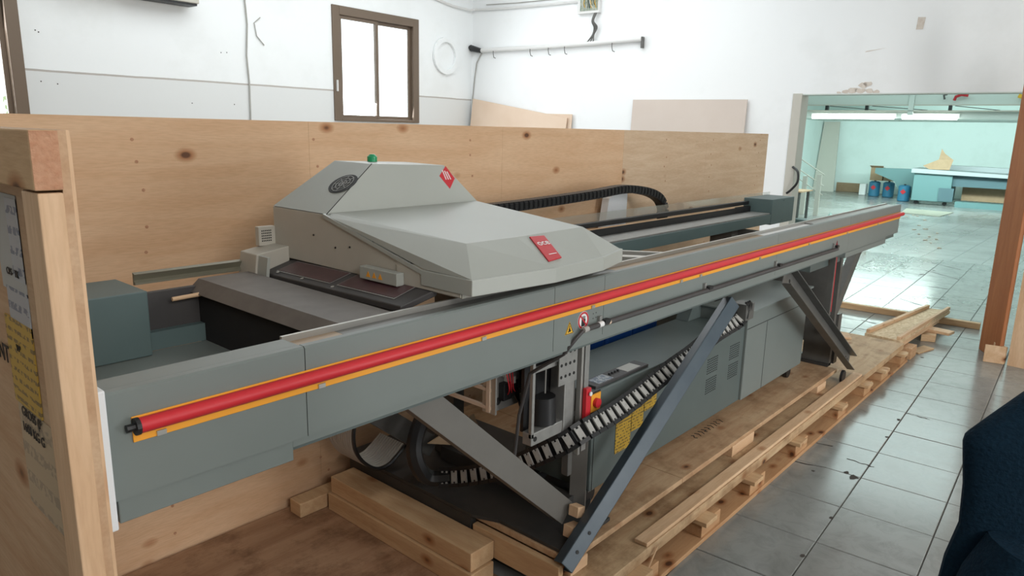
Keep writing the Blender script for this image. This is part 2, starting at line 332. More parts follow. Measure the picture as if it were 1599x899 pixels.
def text(body, size, mtx, material, parent, name='lettering', ext=.0005, label=None):
    c = bpy.data.curves.new('t', 'FONT'); c.body = body; c.size = size; c.extrude = ext; c.align_x = 'CENTER'; c.align_y = 'CENTER'
    t = bpy.data.objects.new('t', c); me = bpy.data.meshes.new_from_object(t); bpy.data.objects.remove(t)
    root = parent
    while root.parent is not None: root = root.parent
    me.transform(Matrix.Translation(-Vector(root.location)) @ mtx); me.materials.append(m[material])
    o = bpy.data.objects.new(name, me); COL.objects.link(o); o.parent = parent
    if label: o['label'] = label
    return o
def frame(o, x, y):                                            # matrix: origin o, text runs along x, up along y
    x, y = Vector(x).normalized(), Vector(y).normalized(); z = x.cross(y).normalized(); y = z.cross(x)
    M = Matrix((x, y, z)).transposed().to_4x4(); M.translation = Vector(o); return M

# ================================================================= ROOM SHELL
A1, BL, ZC = 7.5, 6.7, 3.8
def rbox(name, mt, *a, **k): return struct(MB(1).box(*a).build(name, mt, **k))
# floor base and tiles
fl = rbox('floor', 'grout', -4, 24.2, -4, 7, -.08, -.006, loc=(0,0,0))
tm = bpy.data.meshes.new('tile'); h = .1855
bm = bmesh.new(); bmesh.ops.create_cube(bm, size=1); bmesh.ops.scale(bm, vec=(h*2-.001, h*2-.001, .008), verts=bm.verts)
bmesh.ops.bevel(bm, geom=[e for e in bm.edges if e.verts[0].co.z > 0 and e.verts[1].co.z > 0], offset=.0025, segments=1, affect='EDGES')
bm.to_mesh(tm); bm.free(); tm.materials.append(m['tile'])
TS = .374; cnt = 0; built = set()
def tile(i, j):
    global cnt
    a, b = 2.915+TS*(i+.5), .282+TS*(j+.5)
    o = bpy.data.objects.new('tile', tm); COL.objects.link(o); o.parent = fl
    o.location = rp(a, b, -.0045+random.uniform(-.0006, .0006)); o.rotation_euler = (random.uniform(-.0015, .0015), random.uniform(-.0015, .0015), RA); built.add((i, j)); cnt += 1
for i in range(-4, 25):
    for j in range(-4, 9):
        a, b = 2.915+TS*(i+.5), .282+TS*(j+.5)
        if a < 7.6 and (b > 1.4+.05*a or b < -.9+.19*a-.55): continue
        if a >= 7.6 and (b > .42*a-.55 or b < .062*a-.25): continue
        if a > 11.6: continue
        tile(i, j)
# the rest of the tiled floor, joints as pattern, in strips around the single tiles
def fill(i0, i1, j0, j1, nm='floor_far'):
    mb = MB(1); mb.box(2.915+TS*i0, 2.915+TS*i1, .282+TS*j0, .282+TS*j1, -.0062, -.0006)
    o = mb.build(nm, 'farfloor', fl); return o
I0, I1, J0, J1 = -18, 56, -11, 17
for i in range(I0, I1):
    j = J0
    while j < J1:
        if (i, j) in built: j += 1; continue
        k = j
        while k < J1 and (i, k) not in built: k += 1
        segs = (j, k); j = k
        fillrun = (i, segs[0], segs[1]); 
        if 'runs' not in globals(): runs = []
        runs.append(fillrun)
# merge runs into a single mesh
mb = MB(1)
for (i, j0, j1) in runs: mb.add([(2.915+TS*i, .282+TS*j0, -.0008), (2.915+TS*(i+1), .282+TS*j0, -.0008), (2.915+TS*(i+1), .282+TS*j1, -.0008), (2.915+TS*i, .282+TS*j1, -.0008)], [(0,1,2,3)])
ff = mb.build('far_tiling', 'farfloor', fl, kind='stuff')

# chipped corners and open joints in the tiles
ck = MB(1)
for (a, b, rr) in [(3.641, 0.684, 0.035), (3.677, 0.725, 0.02), (4.624, 0.668, 0.02), (3.159, 0.662, 0.018), (2.771, 0.666, 0.018), (3.579, 0.859, 0.014), (4.296, 0.665, 0.014), (6.138, 0.79, 0.02), (10.078, 1.434, 0.06), (10.493, 1.371, 0.03)]:
    n = 8; ph = a*7
    ck.prism([(a+rr*math.cos(ph+2*math.pi*q/n)*random.uniform(.4,1), b+rr*.8*math.sin(ph+2*math.pi*q/n)*random.uniform(.4,1), -.0003) for q in range(n)], (0,0,.0012))
for (a0, b0, a1, b1) in [(3.937, 1.084, 3.951, 0.866), (3.842, 0.766, 3.834, 0.632), (3.597, 1.092, 3.66, 0.819), (4.77, 0.653, 4.754, 0.522), (10.411, 1.453, 10.035, 1.036), (11.143, 1.492, 10.816, 1.112), (8.593, 1.252, 8.606, 0.984), (8.325, 1.358, 8.131, 1.116), (9.28, 1.239, 9.279, 1.047), (7.066, 1.443, 6.898, 1.114), (6.725, 1.39, 6.63, 1.138), (6.414, 1.341, 6.382, 1.209)]:
    N = 9; P = [(a0+(a1-a0)*q/N+random.uniform(-.006,.006), b0+(b1-b0)*q/N) for q in range(N+1)]
    for q in range(N):
        w0 = .004*random.uniform(.3,1.4)*max(1, a0/4); (x0,y0),(x1,y1) = P[q], P[q+1]
        ck.prism([(x0-w0,y0,-.0003),(x1-w0,y1,-.0003),(x1+w0,y1,-.0003),(x0+w0,y0,-.0003)], (0,0,.0010))
ck.build('chipped_joints', mat('joint_dirt', (.05,.042,.036), .9), fl, kind='stuff')
wh = MB(1)
for (a, z) in [(2.308, 2.331), (2.33, 2.319), (2.308, 1.94), (2.427, 1.927), (3.558, 1.821), (3.99, 1.827), (3.882, 2.306), (3.942, 2.312)]: wh.disc((a, BL-.0002, z), (0,-1,0), .0055, 7, .001)
struct(wh.build('wall_holes', 'vent'))
# ceiling, walls
rbox('ceiling', 'ceil', -4, 7.65, -3.2, 6.9, ZC, ZC+.15)
rbox('ceiling', 'ceil', 7.65, 24.2, -3.2, 6.9, 4.0, 4.15)
# left wall with two window holes (window 1: a 5.2-6.5 z 1.7-2.93; window 2: a .9-2.2 z 1.0-2.93)
wl = MB(1)
for q in ((-4,.9,0,ZC),(.9,2.2,0,1.0),(.9,2.2,2.93,ZC),(2.2,5.2,0,ZC),(5.2,6.5,0,1.7),(5.2,6.5,2.93,ZC),(6.5,7.65,0,ZC)):
    wl.box(q[0], q[1], BL, BL+.18, q[2], q[3])
struct(wl.build('wall_left', 'wall'))
rbox('wall_left', 'wallteal', 7.65, 24.2, BL, BL+.18, 0, 4)
# end wall with the wide opening (b -1.6 to 2.34, up to 2.055)
we = MB(1); we.box(A1, A1+.15, 2.34, BL, 0, ZC); we.box(A1, A1+.15, -1.6, 2.34, 2.055, ZC); we.box(A1, A1+.15, -3.2, -1.6, 0, ZC)
struct(we.build('wall_end', 'wallfar'))
jb = MB(1); jb.box(A1-.012, A1+.2, 2.325, 2.415, 0, 2.06); struct(jb.build('trim_1', 'cream', bevel=.004))
struct(MB(1).box(A1-.004, A1+.155, -1.6, 2.33, 2.045, 2.055).build('trim_2', 'palebeam'))
# right wall with daylight door, rear wall with entrance
wr = MB(1); wr.box(-4, 2.2, -3.2, -3.05, 0, ZC); wr.box(2.2, 3.8, -3.2, -3.05, 2.6, ZC); wr.box(3.8, 7.5, -3.2, -3.05, 0, ZC); wr.box(7.65, 24.2, -3.2, -3.05, 0, 4)
struct(wr.build('wall_right', 'wall'))
wb = MB(1); wb.box(-4.15, -4, -3.2, 6.9, 0, ZC)
struct(wb.build('wall_rear', 'wall'))
rbox('wall_far', 'wallteal', 24.0, 24.2, -3.2, 6.9, 0, 4)

def window(name, a0, a1, z0, z1, panes):
    W = MB(1); fw = .095
    y0, y1 = BL-.02, BL+.1
    W.box(a0, a0+fw, y0, y1, z0, z1); W.box(a1-fw, a1, y0, y1, z0, z1); W.box(a0+fw, a1-fw, y0, y1, z1-fw, z1); W.box(a0+fw, a1-fw, y0, y1, z0, z0+.03)
    wo = struct(W.build(name, 'window_brown', bevel=.004))
    xs = [a0+fw+(a1-a0-2*fw)*i/panes for i in range(panes+1)]
    for i in range(panes):
        s = MB(1); x0, x1 = xs[i]-.015*(i > 0), xs[i+1]+.015*(i < panes-1); t = .038; yy = BL+.0+.03*(i%2); zt, zb = z1-fw, z0+.03
        s.box(x0, x0+t, yy, yy+.025, zb, zt); s.box(x1-t, x1, yy, yy+.025, zb, zt); s.box(x0+t, x1-t, yy, yy+.025, zt-t, zt); s.box(x0+t, x1-t, yy, yy+.025, zb, zb+t)
        so = s.build('sash', 'window_brown', wo, bevel=.002)
        MB(1).box(x0+t-.003, x1-t+.003, yy+.01, yy+.016, zb+t-.003, zt-t+.003).build('pane', 'glass', so)
    return wo
w1 = window('window_1', 5.2, 6.5, 1.70, 2.93, 2)
MB(1).box(5.225, 5.24, BL-.04, BL-.02, 2.02, 2.14).build('window_latch', 'white', w1)
window('window_2', .9, 2.2, 1.0, 2.93, 2)
# tree outside the left window
tr = thing('tree', 'pale leafy tree outside the window at the left edge', 'tree', (2.6, 10.2, -.5), fr=1)
MB(1).tube([(2.6,10.2,-.5),(2.65,10.2,.8),(2.55,10.25,2)], [.09,.07,.05]).build('trunk', 'ceramic', tr)
lf = MB(1)
for k in range(900):
    c = Vector((2.6+random.gauss(0, .9), 10.2+random.gauss(0, .4), 1.7+random.gauss(0, .35))); n = Vector((random.gauss(0,1), random.gauss(0,1), random.gauss(0,1))).normalized()
    a = n.orthogonal().normalized()*.05; b = n.cross(a)*.5
    lf.add([c-a, c+b, c+a, c-b], [(0,1,2,3)])
lf.build('foliage', 'leaf', tr, kind='stuff')

# ================================================================= WALL FITTINGS (room frame)
def wire(name, pts, rad, mt, label, cat='cable', fr=1, parent=None):
    o = MB(fr).tube(pts, rad, 6).build(name, mt, parent, smooth=True)
    return tag(o, label, cat) if parent is None else o
ac = thing('air_conditioner', 'cream wall air conditioner with dark outlet slot, high on the left wall', 'air conditioner', (3.1, BL, 2.67), fr=1)
MB(1).box(2.5, 3.6, BL-.18, BL, 2.69, 2.95).build('housing', 'cream', ac, bevel=.01)
MB(1).box(3.0, 3.58, BL-.17, BL-.03, 2.672, 2.695).build('outlet_slot', 'black', ac)
wire('hanging_cable', [(4.13,BL-.015,3.3),(4.17,BL-.012,2.6),(4.14,BL-.02,2.3),(4.16,BL-.012,2.03),(4.14,BL-.014,1.2)], .008, 'paper', 'thin white cable running down the left wall, left of the window')
wire('wall_cable', [(4.35,BL-.01,2.42),(4.27,BL-.01,2.5),(4.25,BL-.01,2.62),(4.32,BL-.01,2.68)], .005, 'paper', 'short curved wire stub high on the left wall')
wire('conduit', [(6.0,BL-.02,3.32),(6.6,BL-.02,3.235),(7.1,BL-.02,3.17),(7.4,BL-.03,3.16),(A1-.03,6.62,3.17),(A1-.02,6.1,3.15),(A1-.02,5.4,3.14),(A1-.02,5.0,3.14)], .016, 'white', 'white conduit running round the top of the wall corner to the junction box')
wire('conduit', [(A1-.01,6.45,3.22),(A1-.01,5.9,3.20),(A1-.01,5.0,3.19)], .006, 'paper', 'thin grey cable just above the white conduit')
jx = thing('junction_box', 'open white junction box full of green wiring at the top of the end wall', 'junction box', (A1, 4.85, 2.99), fr=1)
MB(1).box(A1-.05, A1-.001, 4.70, 5.0, 2.99, 3.30).build('box_shell', 'white', jx, bevel=.004)
MB(1).box(A1-.056, A1-.05, 4.72, 4.96, 3.02, 3.28).build('wiring_board', 'box_green', jx)
for k in range(9):
    y = 4.74+.022*k
    MB(1).tube([(A1-.055,y,3.03+random.random()*.05),(A1-.08,y+random.uniform(-.02,.03),3.1),(A1-.08,y+random.uniform(-.03,.03),3.18),(A1-.055,y,3.25)], .004, 5).build('wire', random.choice(['white','box_green','ink','warn']), jx, smooth=True)
rail = thing('conduit_rail', 'long white conduit on the end wall below the junction box, with hooks', 'conduit', (A1, 5.4, 2.6), fr=1)
MB(1).tube([(A1-.035,6.5,2.655),(A1-.035,5.6,2.647),(A1-.035,4.77,2.655),(A1-.035,4.13,2.668)], .03, 10).build('tube', 'white', rail, smooth=True)
MB(1).box(A1-.05, A1-.012, 4.11, 4.135, 2.57, 2.69).build('end_bracket', 'darksteel', rail)
for b in (6.28, 5.68, 5.40, 5.16, 4.50):
    MB(1).tube([(A1-.055,b,2.665),(A1-.058,b,2.60),(A1-.055,b-.01,2.555),(A1-.05,b-.035,2.545)], .005, 5).build('hook', 'darksteel', rail, smooth=True)
hd = MB(1); hd.tube([(A1-.05,6.78-.09,2.71),(A1-.05,6.66,2.685),(A1-.05,6.5,2.65)], [.03,.042,.03], 8)
tag(hd.build('pipe_end', 'black', smooth=True), 'black rubber cap and sleeve at the left end of the long conduit', 'pipe end')
rc = MB(1)
rc.ring((6.98, BL-.004, 2.55), (0,-1,0), .17, .23, 24, .03)
tag(rc.build('vent_ring', 'wall'), 'round plastered vent outline on the left wall beside the corner', 'vent')
wire('drop_cable', [(A1-.02,6.5,2.64),(A1-.015,6.6,2.5),(A1-.012,6.64,2.3),(A1-.012,6.67,2.05),(A1-.012,6.66,1.0)], .008, 'paper', 'grey cable dropping down the room corner from the black sleeve')
for q in range(3):
    pts = [(A1-.04,4.74+.012*q,2.99),(A1-.05,4.77+.01*q,2.9),(A1-.045,4.72+.02*q,2.83),(A1-.045,4.76+.008*q,2.75),(A1-.04,4.80+.05*(q-1),2.69)]
    pts[-1] = (A1-.05, 4.80+.04*(q-1), 2.672)
    wire('flex_cable', smoothpts(pts, 6), .009, 'darksteel', ['left','middle','right'][q]+' one of three dark cables dropping from the junction box to the conduit')
# boards leaning on the end wall
def lean(name, mt, b0, b1, z1l, z1r, label, base=.3, th=.012, amin=0):
    o = MB(1).prism([(A1-base-amin, b0, .004), (A1-base-amin, b1, .004), (A1-.02-amin, b1, z1r), (A1-.02-amin, b0, z1l)], (-th, 0, 0)).build(name, mt)
    return tag(o, label, 'board')
lean('leaning_board', 'hardboard', 6.62, 5.08, 2.04, 1.80, 'pale orange hardboard sheet leaning in the room corner, slanting top edge', amin=.03)
lean('leaning_board', 'hardboard', 6.1, 5.03, 1.86, 1.845, 'second pale hardboard sheet standing behind the slanting one', base=.2)
lean('leaning_board', 'pinkboard', 4.20, 2.865, 2.012, 2.005, 'flat pinkish grey board leaning on the end wall left of the opening', base=.12)
# scars on the end wall
sc = MB(1); 
pts = [(A1-.001, 1.99+.0, 2.062)]
for (b, z, rr) in ((1.93,2.07,.03),(1.87,2.085,.05),(1.80,2.08,.04),(1.72,2.075,.035),(1.78,2.13,.04),(1.74,2.14,.035),(1.66,2.066,.03),(1.99,2.064,.02)):
    n = 9; ph = random.random()*6
    sc.prism([(A1-.001, b+rr*1.3*math.cos(2*math.pi*k/n+ph)*random.uniform(.6,1), max(2.056, z+rr*.8*math.sin(2*math.pi*k/n+ph)*random.uniform(.5,1))) for k in range(n)], (-.002,0,0))
sc.prism([(A1-.001, 1.40, 2.60), (A1-.001, 1.345, 2.60), (A1-.001, 1.335, 2.70), (A1-.001, 1.395, 2.705)], (-.002,0,0))
sc.prism([(A1-.001, 1.80, 2.425), (A1-.001, 1.62, 2.455), (A1-.001, 1.79, 2.435)], (-.002,0,0))
struct(sc.build('wall_scar', mat('bare_plaster', (.62,.54,.47), .9, col2=(.75,.7,.64), scale=30)))

# ================================================================= THE HALL BEYOND THE OPENING
mz = thing('mezzanine', 'pale steel mezzanine across the hall beyond the opening', 'mezzanine', (20, 2, 2.1), fr=1)
g = MB(1); g.box(17.9, 18.0, -3.0, 6.69, 2.36, 2.95); g.build('parapet_panel', 'palebeam', mz)
for b in (5.6, 3.22, .9): MB(1).box(17.82, 17.9, b-.05, b+.05, 2.14, 2.95).build('post', 'palebeam', mz)
MB(1).box(17.84, 17.9, -3.0, 6.69, 2.345, 2.37).build('top_rail', 'cream', mz)
MB(1).box(17.82, 17.95, -3.0, 6.69, 2.225, 2.25).build('bottom_rail', 'cream', mz)
MB(1).box(18.0, 23.98, -3.0, 6.69, 2.13, 2.22).build('deck', 'palebeam', mz)
MB(1).box(17.95, 18.02, -3.0, 6.69, 2.08, 2.225).build('edge_beam', 'palebeam', mz)
for b in (4.95, 4.10, 2.48): MB(1).box(17.80, 17.9, b-.03, b+.03, 2.25, 2.35).build('bracket', 'black', mz)
for b0, b1 in ((4.9, 3.9), (4.0, 2.9), (2.4, 1.6), (1.2, .3)): MB(1).tube([(17.86,b0,2.34),(17.86,b1,2.25)], .008, 5).build('brace_rod', 'darksteel', mz)
def tubelight(b0, b1, a, z, label):
    t = thing('tube_lamp', label, 'lamp', (a, (b0+b1)/2, z), fr=1)
    MB(1).box(a+.02, a+.0698, b1, b0, z+.0, z+.08).build('fitting', 'white', t)
    MB(1).tube([(a, b0-.03, z), (a, b1+.03, z)], .045, 8).build('tube', 'tube', t)
    return t
tubelight(5.3, 3.5, 17.88, 2.10, 'left and longer of the two lit tube lamps under the mezzanine')
tubelight(3.4, 2.3, 17.88, 2.10, 'right and thinner of the two lit tube lamps under the mezzanine')
area('tube_glow_left', 17.6, 4.4, 2.0, 1.8, .15, 60, (.8, 1, .95), (17.2, 4.4, 0))
area('tube_glow_right', 17.6, 2.9, 2.0, 1.2, .15, 40, (.8, 1, .95), (17.2, 2.9, 0))
# red hook, yellow tool on the parapet
o = MB(1).tube([(17.78,2.42,2.45),(17.76,2.40,2.52),(17.76,2.30,2.56),(17.76,2.18,2.54)], .03, 6).build('hook', 'red2', smooth=True); tag(o, 'red curved hook hanging on the mezzanine parapet', 'hook')
o = MB(1).tube([(17.78,2.60,2.47),(17.76,2.62,2.55),(17.76,2.56,2.57)], .02, 6).build('hook', 'darksteel', smooth=True); tag(o, 'small grey hook on the parapet left of the red one', 'hook')
o = MB(1).tube([(17.76,1.32,2.53),(17.74,1.2,2.49),(17.76,.9,2.47)], .045, 6).build('hose', 'warn', smooth=True); tag(o, 'yellow roll lying along the parapet at the right edge', 'hose')
# corner board and wall strip
o = MB(1).prism([(23.5,6.82-.15,0),(23.5,6.05,0),(23.93,6.2,2.1),(23.93,6.66,2.1)], (-.04,0,0)).build('leaning_board', 'cream'); tag(o, 'tall beige panel standing in the far corner of the hall', 'panel')
struct(MB(1).box(23.95, 24.0, 5.25, 6.1, 0, .27).build('baseboard_far', 'cardboard'))
# drums
def can(a, b, label):
    t = thing('canister', label, 'canister', (a, b, 0), 'blue canisters by the far wall', fr=1)
    g = MB(1); g.tube([(a,b,0),(a,b,.02),(a,b,.2),(a,b,.4),(a,b,.43)], [.13,.15,.15,.15,.10], 14); g.build('body', 'bluecan', t, smooth=True)
    MB(1).tube([(a,b,.43),(a,b,.455)], .03, 8).build('cap', 'black', t)
    D = MB(1); D.prism([(a-.155,b+.07,.26),(a-.155,b,.33),(a-.155,b-.07,.26),(a-.155,b,.19)], (-.004,0,0)); dd = D.build('hazard_diamond', 'red2', t)
    return t
can(22.8, 4.77, 'leftmost of the three blue canisters, under the carton'); can(22.8, 4.40, 'middle one of the three blue canisters by the far wall'); can(21.7, 3.80, 'rightmost of the three blue canisters, beside the teal machine')
o = MB(1).box(22.9, 23.15, 5.02, 5.2, 0, .33).build('plastic_box', 'white', bevel=.02); tag(o, 'small white plastic container left of the blue canisters', 'container')
def carton(a0, a1, b0, b1, z0, z1, label):
    t = thing('carton', label, 'box', ((a0+a1)/2, (b0+b1)/2, z0), fr=1)
    MB(1).box(a0, a1, b0, b1, z0, z1).build('box_body', 'cardboard', t)
    MB(1).prism([(a0, b0, z1), (a0, b1, z1), (a0-.1, b1+.02, z1+.05), (a0-.1, b0-.02, z1+.05)], (0,0,.006)).build('flap', 'cardboard', t)
carton(22.7, 22.95, 4.58, 4.9, .456, .82, 'open brown carton on top of the leftmost blue canister')
carton(22.75, 23.0, 4.3, 4.56, .456, .66, 'small brown carton on the middle blue canister')
# teal printer in the hall
t = thing('far_machine', 'teal flatbed machine standing by the far wall of the hall', 'machine', (21.2, 2.3, 0), fr=1)
MB(1).prism([(21.0,3.50,.10),(21.0,2.64,.10),(21.0,2.64,.79),(21.0,3.50,.80)], (.8,0,0)).build('front_cabinet', 'machteal', t, bevel=.01)
MB(1).box(20.97, 21.0, 2.57, 2.90, .12, .45).build('recess', 'machdark', t)
MB(1).prism([(20.9,3.56,.80),(20.9,1.2,.76),(20.9,1.2,.84),(20.9,3.56,.91)], (1.1,0,0)).build('bed', 'machtop', t, bevel=.005)
MB(1).box(21.1, 21.7, .4, 2.64, .50, .78).build('under_frame', 'machdark', t)
MB(1).prism([(21.8,3.4,.9),(21.8,.3,.82),(21.8,.3,.96),(21.8,3.1,1.0)], (.3,0,0)).build('rear_beam', 'machtop', t)
MB(1).prism([(21.9,4.62,.84),(21.9,3.4,.86),(21.9,3.4,.1),(21.9,3.9,.1),(21.9,4.1,.5),(21.9,4.62,.7)], (.15,0,0)).build('side_cover', 'machteal', t)
MB(1).box(20.9, 21.2, .3, 2.5, .0, .14).build('base_beam', 'machteal', t)
for b in (3.4, 2.75): MB(1).tube([(21.1,b,.05),(21.18,b,.05)], .05, 8).build('caster', 'black', t)
o = MB(1).box(21.5, 21.9, 1.45, 2.45, .14, .5).build('carton', 'cardboard'); tag(o, 'long brown carton stored under the bed of the far machine', 'box')
o = MB(1).add([(21.1,3.2,.9),(21.1,2.75,.9),(21.15,2.7,1.15),(21.12,2.9,1.3),(21.1,2.98,1.42),(21.15,3.02,1.15),(21.1,3.35,.98),(21.5,3.0,.9)], [(0,1,7),(0,5,6),(0,1,2,5),(5,2,3,4),(0,6,7),(1,7,2)]).build('crumpled_paper', 'cardboard'); tag(o, 'crumpled brown wrapping paper lying on the far machine', 'paper')
mbg = MB(1)
for (x,y,z,rr) in ((22.3,3.85,.12,.16),(22.3,3.65,.2,.17),(22.2,3.55,.1,.12)):
    for k in range(10):
        a = k*.63; mbg.add([(x,y,z+rr*.6),(x+rr*math.cos(a),y+rr*math.sin(a),z*.3),(x+rr*math.cos(a+.63),y+rr*math.sin(a+.63),z*.35)], [(0,1,2)])
tag(mbg.build('plastic_bag', 'plastic'), 'crumpled white plastic bags on the floor between canisters and far machine', 'bag')
o = MB(1).prism([(18.2,3.2,.0),(18.0,2.4,.0),(19.3,2.3,.0),(19.4,3.3,.0)], (0,0,.012)).build('floor_sheet', mat('dirty_sheet', (.24,.25,.21), .8, col2=(.3,.3,.25), scale=3)); tag(o, 'dirty beige sheet lying on the hall floor before the far machine', 'sheet')
# rubble crumbs
for k in range(26):
    a, b = random.uniform(12.5, 19), random.uniform(.12, .19)
    b = a*b; rr = random.uniform(.02, .06)
    n = 5; ph = random.random()*6
    o = MB(1).prism([(a+rr*math.cos(ph+2*math.pi*q/n)*random.uniform(.5,1), b+rr*math.sin(ph+2*math.pi*q/n)*random.uniform(.5,1), .0) for q in range(n)], (0,0,.01)).build('debris', 'ceramic')
    tag(o, 'flake of debris lying on the hall floor beyond the opening', 'debris', 'debris flakes on the hall floor')
# stair with posts and rails
st = thing('stair_railing', 'cream steel stair railing with three sloping rails beyond the opening', 'railing', (16, 4.6, 0), fr=1)
for b, zt in ((4.72, .82), (4.43, .87)): MB(1).box(15.97, 16.03, b-.045, b+.045, 0, zt).build('post', 'cream', st)
for dz in (0, -.23, -.42): MB(1).tube([(16, 5.6, 1.62+dz), (16, 4.33, .86+dz)], .012, 6).build('handrail', 'cream', st)
o = thing('small_table', 'small table with pale wooden top beyond the end of the machine', 'table', (13, 4.0, 0), fr=1)
MB(1).box(12.8, 13.4, 3.80, 4.5, .70, .72).build('table_top', 'pine', o)
for (a, b) in ((12.84, 3.86), (13.36, 3.86), (12.84, 4.44), (13.36, 4.44)): MB(1).box(a-.02, a+.02, b-.02, b+.02, 0, .70).build('leg', 'darksteel', o)
wire('black_hose', smoothpts([(A1-.02,2.34,1.345),(A1-.06,2.275,1.30),(A1-.08,2.262,1.2),(A1-.06,2.32,1.12),(A1-.03,2.37,1.08)]), .012, 'black', 'short curved black hose at the foot of the opening frame', 'hose')

# ================================================================= FLOOR THINGS (right)
sl = MB(1); sl.box(7.43, 7.49, .55, 2.3, .0, .055); tag(sl.build('threshold_beam', 'piney', bevel=.003), 'long square wooden batten lying across the opening on the floor', 'batten')
# ramp
rm = thing('wooden_ramp', 'strand board ramp with side battens at the end of the pallet', 'ramp', (6.6, 1.3, 0))
def rz(x): return .15-.058*(x-5.86)/1.6
P0 = [(5.86,1.20),(5.90,1.46),(7.5,1.36),(7.56,1.17)]
MB().prism([(x, y, rz(x)-.02) for x, y in P0], (0,0,.03)).build('ramp_board', 'osb', rm, bevel=.003)
MB().bar((5.87,1.215,rz(5.87)+.02), (7.56,1.185,rz(7.5)+.028), (0,-1,0), .03, .025).build('side_batten', 'pine', rm, bevel=.003)
MB().bar((5.93,1.445,rz(5.87)+.02), (7.50,1.345,rz(7.5)+.028), (0,-1,0), .03, .03).build('side_batten', 'pine', rm, bevel=.003)
MB().bar((5.85,1.205,.115), (7.1,1.18,.085), (0,-1,0), .03, .02).build('edge_batten', 'pine', rm, bevel=.003)
o = MB().box(5.95, 6.12, 1.13, 1.26, 0, .088).build('chip_block', 'osbdark', bevel=.004); tag(o, 'pressed chip pallet block under the near end of the ramp', 'block')
o = MB().obox((6.75,1.17,.03), (.13,.02,0), (-.02,.05,0), (0,0,.03)).build('wood_block', 'piney', bevel=.004); tag(o, 'dark wooden block under the middle of the ramp', 'block')
o = MB().obox((6.78,1.13,.072), (.02,.12,0), (.06,-.01,0), (0,0,.012)).build('wood_offcut', 'pine', bevel=.003); tag(o, 'flat offcut lying on the dark block beside the ramp', 'offcut')
o = MB().obox((6.3,1.13,.006), (.12,-.03,0), (.015,.04,0), (0,0,.006)).build('wood_offcut', 'piney', bevel=.002); tag(o, 'thin wood splinter on the tiles beside the chip block', 'offcut')
o = MB().obox((5.70,1.55,.158), (.07,.035,0), (-.02,.03,0), (0,0,.0075)).build('wood_offcut', 'pine', bevel=.002); tag(o, 'flat pale offcut lying on the far end of the lower pallet deck', 'offcut')
# orange board, pale panel and corner bracket at the right edge
dv = Vector((-.36,-.17)).normalized(); A0 = Vector((6.745,.455)); A2 = A0+dv*.36; nn = Vector((-dv.y, dv.x))*.03
o = MB(1).prism([(A0.x,A0.y,0),(A2.x,A2.y,0),(A2.x-nn.x,A2.y-nn.y,0),(A0.x-nn.x,A0.y-nn.y,0)], (.0,.0,2.42)).build('stained_board', 'orangewood', bevel=.003)
tag(o, 'tall orange-brown stained board standing upright at the right edge', 'board')
o = MB(1).prism([(6.372,.263,0),(6.33,.02,0),(6.30,-.4,0),(6.318,-.4,0),(6.348,.02,0),(6.39,.263,0)], (.0,.0,2.0)).build('plywood_panel', 'pinez'); tag(o, 'pale plywood panel standing in front of the orange board, right edge', 'panel')
bk = thing('corner_bracket', 'small pale wooden corner piece at the foot of the orange board', 'bracket', (6.5, .4, 0), fr=1)
MB(1).obox((6.375,.350,.066), (.010,-.066,0), (.012,.002,0), (0,0,.066)).build('front_board', 'pine', bk, bevel=.002)
MB(1).obox((6.445,.325,.066), (.055,.040,0), (-.006,.009,0), (0,0,.066)).build('back_board', 'pine', bk, bevel=.002)

# ================================================================= PALLET
pl = thing('shipping_pallet', 'long layered pine and plywood pallet under the printing machine', 'pallet', (3.8, 1.8, 0))
MB().box(1.72, 5.88, 1.135, 1.26, .0, .02).build('runner', 'outerwood', pl, bevel=.002)
MB().box(1.72, 5.78, 1.86, 1.98, .0, .02).build('runner', 'piney', pl, bevel=.002)
MB().box(1.72, 5.78, 2.36, 2.48, .0, .02).build('runner', 'piney', pl, bevel=.002)
for x in (2.05, 2.57, 3.05, 3.62, 4.30, 4.82, 5.22, 5.73):
    MB().box(x-.05, x+.05, 1.115, 2.5, .085, .105).build('cross_board', 'piney', pl, bevel=.002)
    MB().box(x-.03, x+.14, 1.142, 1.255, .02, .085).build('block', 'outerwood', pl, bevel=.003)
    MB().box(x-.05, x+.05, 1.86, 1.96, .02, .085).build('block', 'piney', pl)
    MB().box(x-.05, x+.05, 2.37, 2.47, .02, .085).build('block', 'piney', pl)
MB().box(1.792, 4.0, 1.165, 2.5, .1055, .15).build('lower_deck_board', 'decklow', pl, bevel=.002)
MB().box(4.003, 5.84, 1.165, 2.5, .1055, .15).build('lower_deck_board', 'decklow', pl, bevel=.002)
MB().box(2.14, 4.8, 1.17, 1.225, .1505, .166).build('edge_plank', 'pine', pl, bevel=.003)
xs = [1.79, 2.6, 3.45, 4.62]
for a, b in zip(xs, xs[1:]): MB().box(a+.0015, b-.0015, 1.275, 2.5, .196, .22).build('upper_deck_board', 'deck', pl, bevel=.002)
for (a, b) in ((1.80, 1.90), (3.08, 3.33), (4.25, 4.40)):
    MB().box(a, b, 1.268, 1.32, .1505, .196 if a != 3.08 else .205).build('spacer_block', 'pine', pl, bevel=.002)
for x in (2.2, 3.1, 4.0, 4.5): MB().box(x-.04, x+.04, 1.8, 2.4, .1505, .196).build('spacer_block', 'piney', pl)
